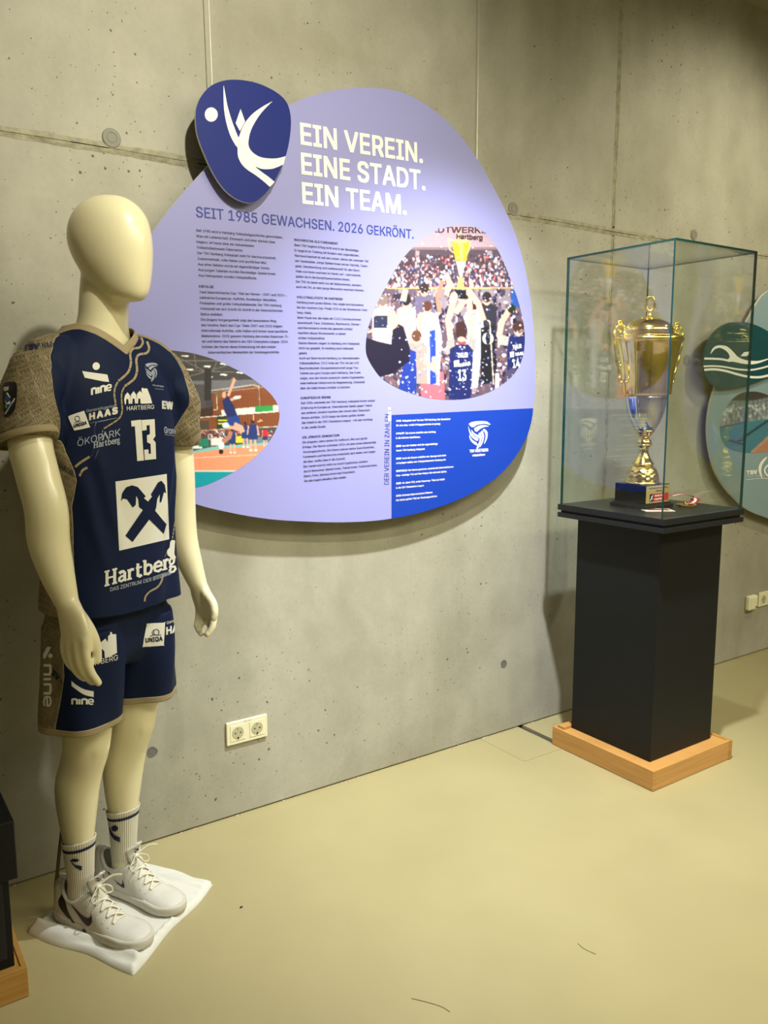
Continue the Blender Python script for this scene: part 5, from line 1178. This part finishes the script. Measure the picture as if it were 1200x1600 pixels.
# sportswear mark: ball, bar and lower-case word
def nine_word(z, x0, y0, x1, y1, h, lw):
    """four rounded letters n i n e along a baseline"""
    dx, dy = (x1-x0), (y1-y0)
    def g(p): return [(x0+u*dx, y0+u*dy-v*h) for u, v in p]
    L_ = []
    for a in (0.0, .44): L_ += [stroke(z(g([(a+.03, 0), (a+.03, 1)])), lw/3.3333), stroke(z(g([(a+.03, .95), (a+.16, .98), (a+.24, .85), (a+.24, 0)])), lw/3.3333)]
    L_ += [stroke(z(g([(.35, 0), (.35, 1)])), lw/3.3333)]
    L_ += [stroke(z(g([(.76, .45), (.97, .50), (.96, .85), (.87, .98), (.77, .85), (.755, .45), (.78, .15), (.87, .03), (.97, .1)])), lw*.72/3.3333)]
    return L_
pr('chest_mark', [poly(z1(ell(500, 308, 19, 20))), poly(z1([(427, 333), (435, 335), (558, 352), (567, 390), (540, 388), (441, 368)]))]+nine_word(z1, 475, 458, 580, 432, 32, 11))
pr('castle_mark', [poly(z1(p)) for p in (
    [(645, 478), (650, 458), (663, 444), (677, 462), (678, 503), (669, 504), (667, 480), (657, 478), (654, 506), (648, 506)],
    [(678, 480), (681, 455), (694, 438), (708, 457), (710, 501), (701, 502), (699, 478), (689, 475), (687, 503), (679, 503)],
    [(710, 480), (712, 452), (726, 436), (738, 448), (734, 430), (740, 418), (745, 424), (765, 424), (782, 468), (791, 501), (742, 503), (730, 502), (729, 478), (719, 475), (717, 502), (711, 502)])]+[ft('HARTBERG', (659, 538), (801, 530), 22)])
# emblem (same volleyball as on the panel, here on cloth)
ex, ey = 752/3.3333, 480+291/3.3333
vb = volley(0, 0, 1)
vv = []
for v, t in vb: vv.append(([(ex+(x-833)*.205+(y-280)*.02, ey+(y-280)*.235) for x, y in v], t))
pr('club_emblem', vv, M_GREY); pr('emblem_caption', [ft('TSV HARTBERG', (792, 410), (850, 418), 7, bold=.03), ft('volleyballteam', (803, 427), (850, 432), 5)], M_GREY)
pr('sponsor_lettering', [ft('GeneralAgentur', (450, 548), (598, 520), 15), ], M_GREY)
pr('sponsor_lettering', [ft('HAAS', (464, 588), (612, 552), 32, bold=.05, spacing=1.25)])
pr('fine_line', [stroke(z1([(470, 603), (600, 578)]), .35), stroke(z1([(510, 598), (606, 577)]), .5)], M_GREY)
pr('sponsor_badge', [poly(z1(cr_spline([(357, 572), (362, 565), (430, 542), (440, 546), (466, 618), (464, 626), (395, 641), (385, 637), (357, 578)], 3)))])
pr('sponsor_lettering', [ft('UNIQA', (384, 627), (452, 609), 16, bold=.05), stroke(z1(ell(403, 580, 12, 13, 20)), .9, True), stroke(z1([(388, 602), (400, 598), (424, 592)]), .8)], M_PATN, off=.0018)
pr('sponsor_lettering', [ft('ÖKOP', (404, 726), (536, 692), 36), ft('RK', (568, 682), (626, 668), 36), poly(z1([(528, 695), (546, 645), (566, 683), (557, 685), (545, 660), (538, 692)]))], M_GREY)
def slab_word(z, x0, y0, x1, y1, h, lw, slabw=None):
    """'Hartberg' in slab-serif strokes; u advances 0..8 letters, v 0 baseline..1 cap height"""
    sl = lw*.62 if slabw is None else slabw
    def g(p): return [(x0+(x1-x0)*u+0*v, y0+(y1-y0)*u-v*h) for u, v in p]
    S_ = lambda p, w=lw, c=False: stroke(z(g(p)), w/3.3333, c)
    o = []; a = 0
    sf = lambda u, v, w=.035: S_([(u-w, v), (u+w, v)], sl)
    o += [S_([(.045, 0), (.045, 1)]), S_([(.150, 0), (.150, 1)]), S_([(.045, .5), (.150, .5)], sl)]+[sf(u, v) for u in (.045, .150) for v in (.035, .965)]
    o += [S_([(.215, .58), (.235, .66), (.270, .66), (.290, .55), (.290, .08), (.312, .04)]), S_([(.29, .38), (.24, .36), (.212, .26), (.212, .12), (.24, .04), (.29, .14)], lw*.75)]
    o += [S_([(.355, 0), (.355, .66)]), sf(.355, .035), sf(.345, .64, .02), S_([(.355, .52), (.385, .64), (.42, .60)], lw*.9)]
    o += [S_([(.475, .92), (.475, .12), (.50, .03), (.53, .10)]), S_([(.445, .63), (.53, .63)], sl)]
    o += [S_([(.575, 0), (.575, 1)]), sf(.562, .97, .02), S_([(.575, .55), (.62, .66), (.658, .55), (.668, .33), (.655, .12), (.62, .02), (.575, .12)], lw*.85)]
    o += [S_([(.705, .36), (.805, .36), (.80, .55), (.765, .67), (.72, .58), (.702, .36), (.715, .12), (.76, .02), (.81, .12)], lw*.85)]
    o += [S_([(.85, 0), (.85, .66)]), sf(.85, .035), sf(.84, .64, .02), S_([(.85, .52), (.875, .64), (.905, .60)], lw*.9)]
    o += [S_(ell(.948, .44, .030, .20, 14), lw*.75, True), S_([(.972, .62), (1.0, .68)], sl), S_([(.935, .22), (.925, .10), (.99, .02), (1.0, -.14), (.975, -.28), (.935, -.28), (.918, -.14), (.94, .0)], lw*.75)]
    return o
pr('sponsor_lettering', slab_word(z1, 485, 735, 622, 705, 32, 5.5), M_GREY)
pr('chest_number', [poly(z1([(681, 592), (733, 586), (748, 798), (713, 801), (701, 620), (684, 622)])), poly(z1([(735, 588), (803, 583), (807, 672), (795, 688), (808, 704), (811, 790), (752, 796), (749, 742), (771, 740), (772, 764), (784, 762), (782, 712), (764, 703), (763, 668), (779, 660), (777, 614), (761, 616), (762, 640), (738, 643)]))])
pr('sponsor_lettering', [ft('EW', (842, 526), (900, 532), 36, bold=.05)]); pr('sponsor_lettering', [ft('Grone', (853, 655), (918, 662), 32, bold=.02), stroke(z1([(855, 664), (890, 667), (915, 674)]), .6)], M_GREY)
pr('sponsor_panel', [poly(z1([(600, 908), (867, 868), (880, 1208), (620, 1268)]))], off=.0009)
pr('crossed_gable_mark', [poly(z1([(628, 1010), (634, 968), (655, 937), (685, 927), (715, 936), (757, 985), (746, 993), (768, 1012), (790, 985), (783, 975), (820, 912), (838, 903), (856, 925), (863, 968), (852, 961), (838, 1013), (829, 1018), (830, 972), (816, 998), (811, 1040), (805, 1060), (864, 1130), (850, 1180), (775, 1105), (688, 1222), (650, 1190), (742, 1055), (722, 1040), (718, 1000), (707, 980), (705, 1028), (690, 1043), (660, 1000), (640, 995)]))], M_NAVY, off=.0019)
pr('sponsor_lettering', slab_word(z1, 540, 1455, 912, 1352, 78, 15)); pr('sponsor_lettering', [ft('DAS ZENTRUM DER', (573, 1480), (788, 1426), 19, bold=.012), ft('OSTSTEIERMARK', (794, 1424), (888, 1392), 19, bold=.03)], M_GREY)
pr('figure_mark', [poly(z1([(893, 1212), (885, 1222), (882, 1250), (868, 1268), (870, 1290), (882, 1300), (893, 1312), (905, 1305), (913, 1318), (906, 1280), (910, 1215)]))])
# winding town-wall lines
def road(name, pts, w, dash, col=M_BEIGE2):
    P = cr_spline(pts, 8); out = []; seg = [P[0]]; acc = 0
    for i in range(1, len(P)):
        seg.append(P[i]); acc += math.dist(P[i-1], P[i])
        if acc > dash[0]: 
            if len(seg) > 1: out.append(stroke(z1(seg), w/3.3333))
            a, b = P[i-1], P[i]; d = math.dist(a, b) or 1; seg = [(b[0]+(b[0]-a[0])/d*dash[1], b[1]+(b[1]-a[1])/d*dash[1])]; acc = 0
    if len(seg) > 1: out.append(stroke(z1(seg), w/3.3333))
    pr(name, out, col)
road('wall_line', [(735, 160), (742, 185), (725, 210), (690, 218), (676, 245), (680, 290), (668, 335), (640, 365), (615, 385)], 12, (38, 2)); road('wall_line', [(765, 180), (775, 215), (760, 240), (722, 248), (708, 275), (712, 330), (700, 370), (672, 395), (648, 412)], 12, (38, 2))
road('wall_line', [(612, 390), (598, 420), (594, 455), (600, 500), (601, 515)], 9, (26, 3)); road('wall_line', [(646, 415), (632, 450), (633, 500), (634, 545), (618, 580), (560, 620), (540, 632)], 8, (28, 3))
road('wall_line', [(500, 600), (492, 640), (500, 690), (490, 735), (478, 775)], 3, (5, 5), M_GREY); road('wall_line', [(535, 640), (520, 700), (512, 740), (495, 790)], 3, (5, 5), M_GREY)
road('wall_line', [(468, 778), (440, 795), (415, 812), (392, 832)], 12, (45, 2)); road('wall_line', [(455, 835), (430, 850), (415, 880)], 12, (40, 2)); road('wall_line', [(912, 1080), (908, 1120), (902, 1160), (896, 1205)], 5, (18, 5))
road('wall_line', [(868, 1275), (856, 1300)], 3, (8, 3)); road('wall_line', [(848, 1390), (838, 1430), (815, 1460), (780, 1480), (758, 1505), (752, 1532)], 9, (60, 2))
# tone-on-tone lettering on the sleeve and the side panels
def inbeige(fn): return lambda h: fn(np.array([[h.x, h.y, h.z]]))[0] > .002
kS = lambda h: slv_fn(np.array([[h.x, h.y, h.z]]))[0] > .001 and collar_fn(np.array([[h.x, h.y, h.z]]))[0] > .001 or False
def pattern(name, parent, bv, keep, rows, cap, m, phase=0, sp=None):
    out = []
    for i, (a, b) in enumerate(rows):
        L = math.dist(a, b); V, T, w = text2('TSV', .045, 1, raw=True); V2, T2, w2 = text2('HARTBERG', .0, 1); k = cap/CAPH; x = -((i*37+phase) % 60)
        ux, uy = (b[0]-a[0])/L, (b[1]-a[1])/L; nx, ny = uy, -ux
        while x < L:
            for VV, TT, ww in ((V, T, w), (V2, T2, w2)):
                out.append(([(a[0]+(x+vx*ww*k)*ux+vy*k*nx, a[1]+(x+vx*ww*k)*uy+vy*k*ny) for vx, vy in VV], TT)); x += (ww+.22)*k
            x += .1*k
    return press(name, j2(out), bv, m, parent, off=.0006, mx=5, keep=keep, th=.04)
rws = []
for i in range(26):
    y = 485+i*9.3; ang = math.radians(np.interp(i, [0, 4, 10, 16, 25], [-14, -16, -24, -32, -34])); rws.append(((2, y+30*(i > 0)), (2+108*math.cos(ang), y+30*(i > 0)+108*math.sin(ang))))
pattern('sleeve_print', shirt, SB, kS, rws, 6.0, M_PAT)
kP = lambda h: side_fn(np.array([[h.x, h.y, h.z]]))[0] > .001 and h.x < 0
pattern('side_print', shirt, SB, kP, [((84+0, 690+i*10), (134, 714+i*10)) for i in range(-3, 24)], 6.0, M_PAT)
pattern('side_print', shirt, SB, kP, [((60, 880+i*10), (84, 892+i*10)) for i in range(0, 8)], 6.0, M_PAT)
pr('sleeve_word', [ft('TSV', (123, 228), (208, 214), 26, bold=.06), ft('HARTBERG', (222, 214), (360, 196), 24, bold=.01)], M_PATN, keep=kS)
pr('side_word', [ft('HARTBERG', (296, 826), (414, 900), 22, bold=.01, up=(.35, -.94))], M_PATN, keep=kP)
kSh = lambda h: h.z > hz(np.array([[h.x, h.y, h.z]]))[0]+.022 and hs_fn(np.array([[h.x, h.y, h.z]]))[0] > .001 and h.x < 0
pattern('side_print', shorts, HB, kSh, [((62, 960+i*9.5), (112, 996+i*9.5)) for i in range(-4, 20)], 6.0, M_PAT)
# left sleeve, small patch
pattern('sleeve_print', shirt, SB, lambda h: kS(h) and h.x > 0, [((262, 560+i*9), (304, 528+i*9)) for i in range(0, 20)], 5.5, M_PAT)
# competition badge on the right sleeve
pr('sleeve_badge', [poly(z1(cr_spline([(20, 398), (45, 390), (82, 394), (90, 410), (90, 460), (80, 530), (60, 560), (40, 572), (28, 568), (22, 520), (17, 450), (20, 398)], 4)))], M_PBLK, off=.0015)
pr('badge_lettering', [ft('CEV', (24, 438), (50, 434), 17, bold=.05), ft('Champions League', (34, 560), (82, 478), 8, up=(-.75, -.6), bold=.03)], M_SHW, off=.0022); pr('badge_lettering', [poly(z1([(40, 452), (58, 478), (46, 500), (28, 476)])), poly(z1([(46, 512), (60, 492), (66, 505), (52, 530)]))], mat('badge_print_blue', (46, 66, 130), .5), off=.0022); pr('badge_lettering', [poly(z1([(30, 505), (44, 508), (40, 530), (30, 525)]))], mat('badge_print_green', (70, 140, 90), .5), off=.0022)
pr('badge_lettering', [poly(z1([(44, 446), (60, 474), (52, 470), (36, 450)])), poly(z1([(28, 480), (40, 500), (58, 488), (56, 506), (38, 506)]))], M_SHW, off=.0024)
# shorts prints
hp = dict(par=shorts, bv=HB)
pr('castle_mark', [poly(z2([(508, 360), (548, 325), (560, 345), (562, 312), (572, 306), (573, 293), (581, 293), (583, 303), (603, 303), (608, 400), (575, 418), (545, 426), (543, 392), (532, 380), (518, 392), (516, 420), (500, 420)])), ft('HARTBERG', (432, 480), (612, 436), 27, z=z2)], **hp)
pr('hem_mark', [poly(z2(cr_spline([(373, 545), (400, 568), (440, 590), (487, 600)], 4)+cr_spline([(487, 630), (440, 618), (400, 592), (374, 572)], 4)))]+nine_word(z2, 374, 668, 488, 668, 28, 10), **hp)
pr('sponsor_badge', [poly(z2(cr_spline([(762, 252), (768, 247), (852, 243), (858, 248), (852, 355), (846, 362), (752, 368), (743, 360), (762, 254)], 3)))], **hp)
pr('sponsor_lettering', [ft('UNIQA', (755, 345), (846, 336), 22, bold=.03, z=z2), stroke(z2(ell(813, 292, 14, 15, 20)), 1.1, True), stroke(z2([(778, 312), (800, 306), (838, 306)]), 1.0), stroke(z2([(795, 306), (790, 290), (800, 278)]), .9)], M_PATN, off=.0018, **hp)
pr('sponsor_lettering', [ft('HAAS', (864, 305), (985, 270), 36, bold=.04, z=z2), ft('GeneralAgentur', (866, 252), (1000, 210), 15, z=z2)], M_SHW, **hp)
sw = []
def vert_nine(x, y0, y1, w, lw):
    g = lambda p: [(x+v*w, y0+(y1-y0)*u) for u, v in p]; o = []
    for a in (0, .44): o += [stroke(z2(g([(a+.03, 0), (a+.03, 1)])), lw/3.333), stroke(z2(g([(a+.03, .95), (a+.16, .98), (a+.24, .85), (a+.24, 0)])), lw/3.333)]
    o += [stroke(z2(g([(.35, 0), (.35, 1)])), lw/3.333), stroke(z2(g([(.76, .45), (.97, .5), (.96, .85), (.87, .98), (.77, .85), (.755, .45), (.78, .15), (.87, .03), (.97, .1)])), lw*.68/3.333)]; return o
pr('side_mark', vert_nine(230, 458, 682, 38, 13)+[poly(z2([(228, 410), (248, 368), (270, 368), (240, 428), (230, 430)])), poly(z2(ell(266, 415, 12, 12)))], off=.0016, **hp)
pr('side_word', [ft('TSV', (252, 490), (304, 546), 24, bold=.05, up=(.5, -.86), z=z2), ft('HARTBERG', (308, 552), (420, 660), 22, up=(.5, -.86), z=z2)], M_PATN, keep=kSh, **hp)
# sock and shoe marks
z3 = lambda p: [(x/3.3333, 1220+y/3.3333) for x, y in p]
pr('sock_mark', [poly(z3(cr_spline([(366, 405), (385, 432), (424, 442)], 4)+cr_spline([(423, 465), (395, 450), (372, 424)], 4))), poly(z3(ell(390, 412, 20, 8)))], M_PATN, par=sockR, bv=KR, off=.0021)
pr('sock_mark', [poly(z3(cr_spline([(572, 232), (582, 262), (602, 284), (626, 292)], 4)+cr_spline([(625, 318), (598, 306), (578, 280), (571, 250)], 4))), poly(z3(ell(599, 246, 17, 16)))], M_PATN, par=sockL, bv=KL, off=.0021)
def z5b(p): return [(80+x/7.5, 1340+y/7.5) for x, y in p]
pr('side_mark', [poly(z5b(cr_spline([(188, 450), (235, 540), (300, 610), (370, 680), (430, 706), (462, 690), (474, 640)], 5)+cr_spline([(480, 700), (478, 760), (450, 798), (410, 790), (350, 720), (290, 630), (230, 545)], 5)))], M_PURP, par=shR, bv=[BR, SR])
pr('heel_patch', [poly(z5b(cr_spline([(132, 425), (165, 500), (190, 600), (230, 690), (278, 770), (240, 745), (150, 650), (95, 560), (92, 490), (132, 425)], 4)))], M_PBLK, par=shR, bv=[BR, SR]); pr('arch_patch', [poly(z5b([(372, 835), (398, 835), (425, 890), (442, 972), (425, 965), (375, 880)]))], M_PBLK, par=shR, bv=[BR, SR], off=.002)
ky = lambda z: [poly(z(p)) for p in ([(508, 240), (545, 232), (575, 246), (575, 252), (540, 250)], [(512, 262), (545, 262), (578, 256), (560, 280), (540, 276)], [(598, 200), (622, 178), (622, 210), (592, 245), (583, 238)], [(631, 180), (631, 215), (596, 250), (594, 246)], [(570, 290), (592, 262), (596, 310), (588, 322)], [(600, 262), (620, 280), (610, 318), (600, 310)])]
pr('tongue_mark', ky(z5b), M_PURP, par=shR, bv=TR)
z6 = lambda p: [(150+x/7.62, 1240+y/7.62) for x, y in p]
pr('side_mark', [poly(z6([(208, 1010), (250, 1050), (300, 1085), (318, 1070), (315, 1020), (340, 1090), (342, 1122), (318, 1118), (260, 1075)])), poly(z6([(100, 850), (118, 870), (170, 960), (175, 985), (130, 920)]))], M_PURP, par=shL, bv=[BL, SL])
pr('tongue_mark', [poly(z6([(445, 660), (475, 652), (500, 670), (500, 680), (470, 668)])), poly(z6([(450, 685), (470, 682), (485, 690), (470, 705)])), poly(z6([(478, 655), (508, 652), (506, 672), (492, 678)])), poly(z6([(488, 695), (500, 685), (512, 700), (500, 770)]))], M_PURP, par=shL, bv=TL)
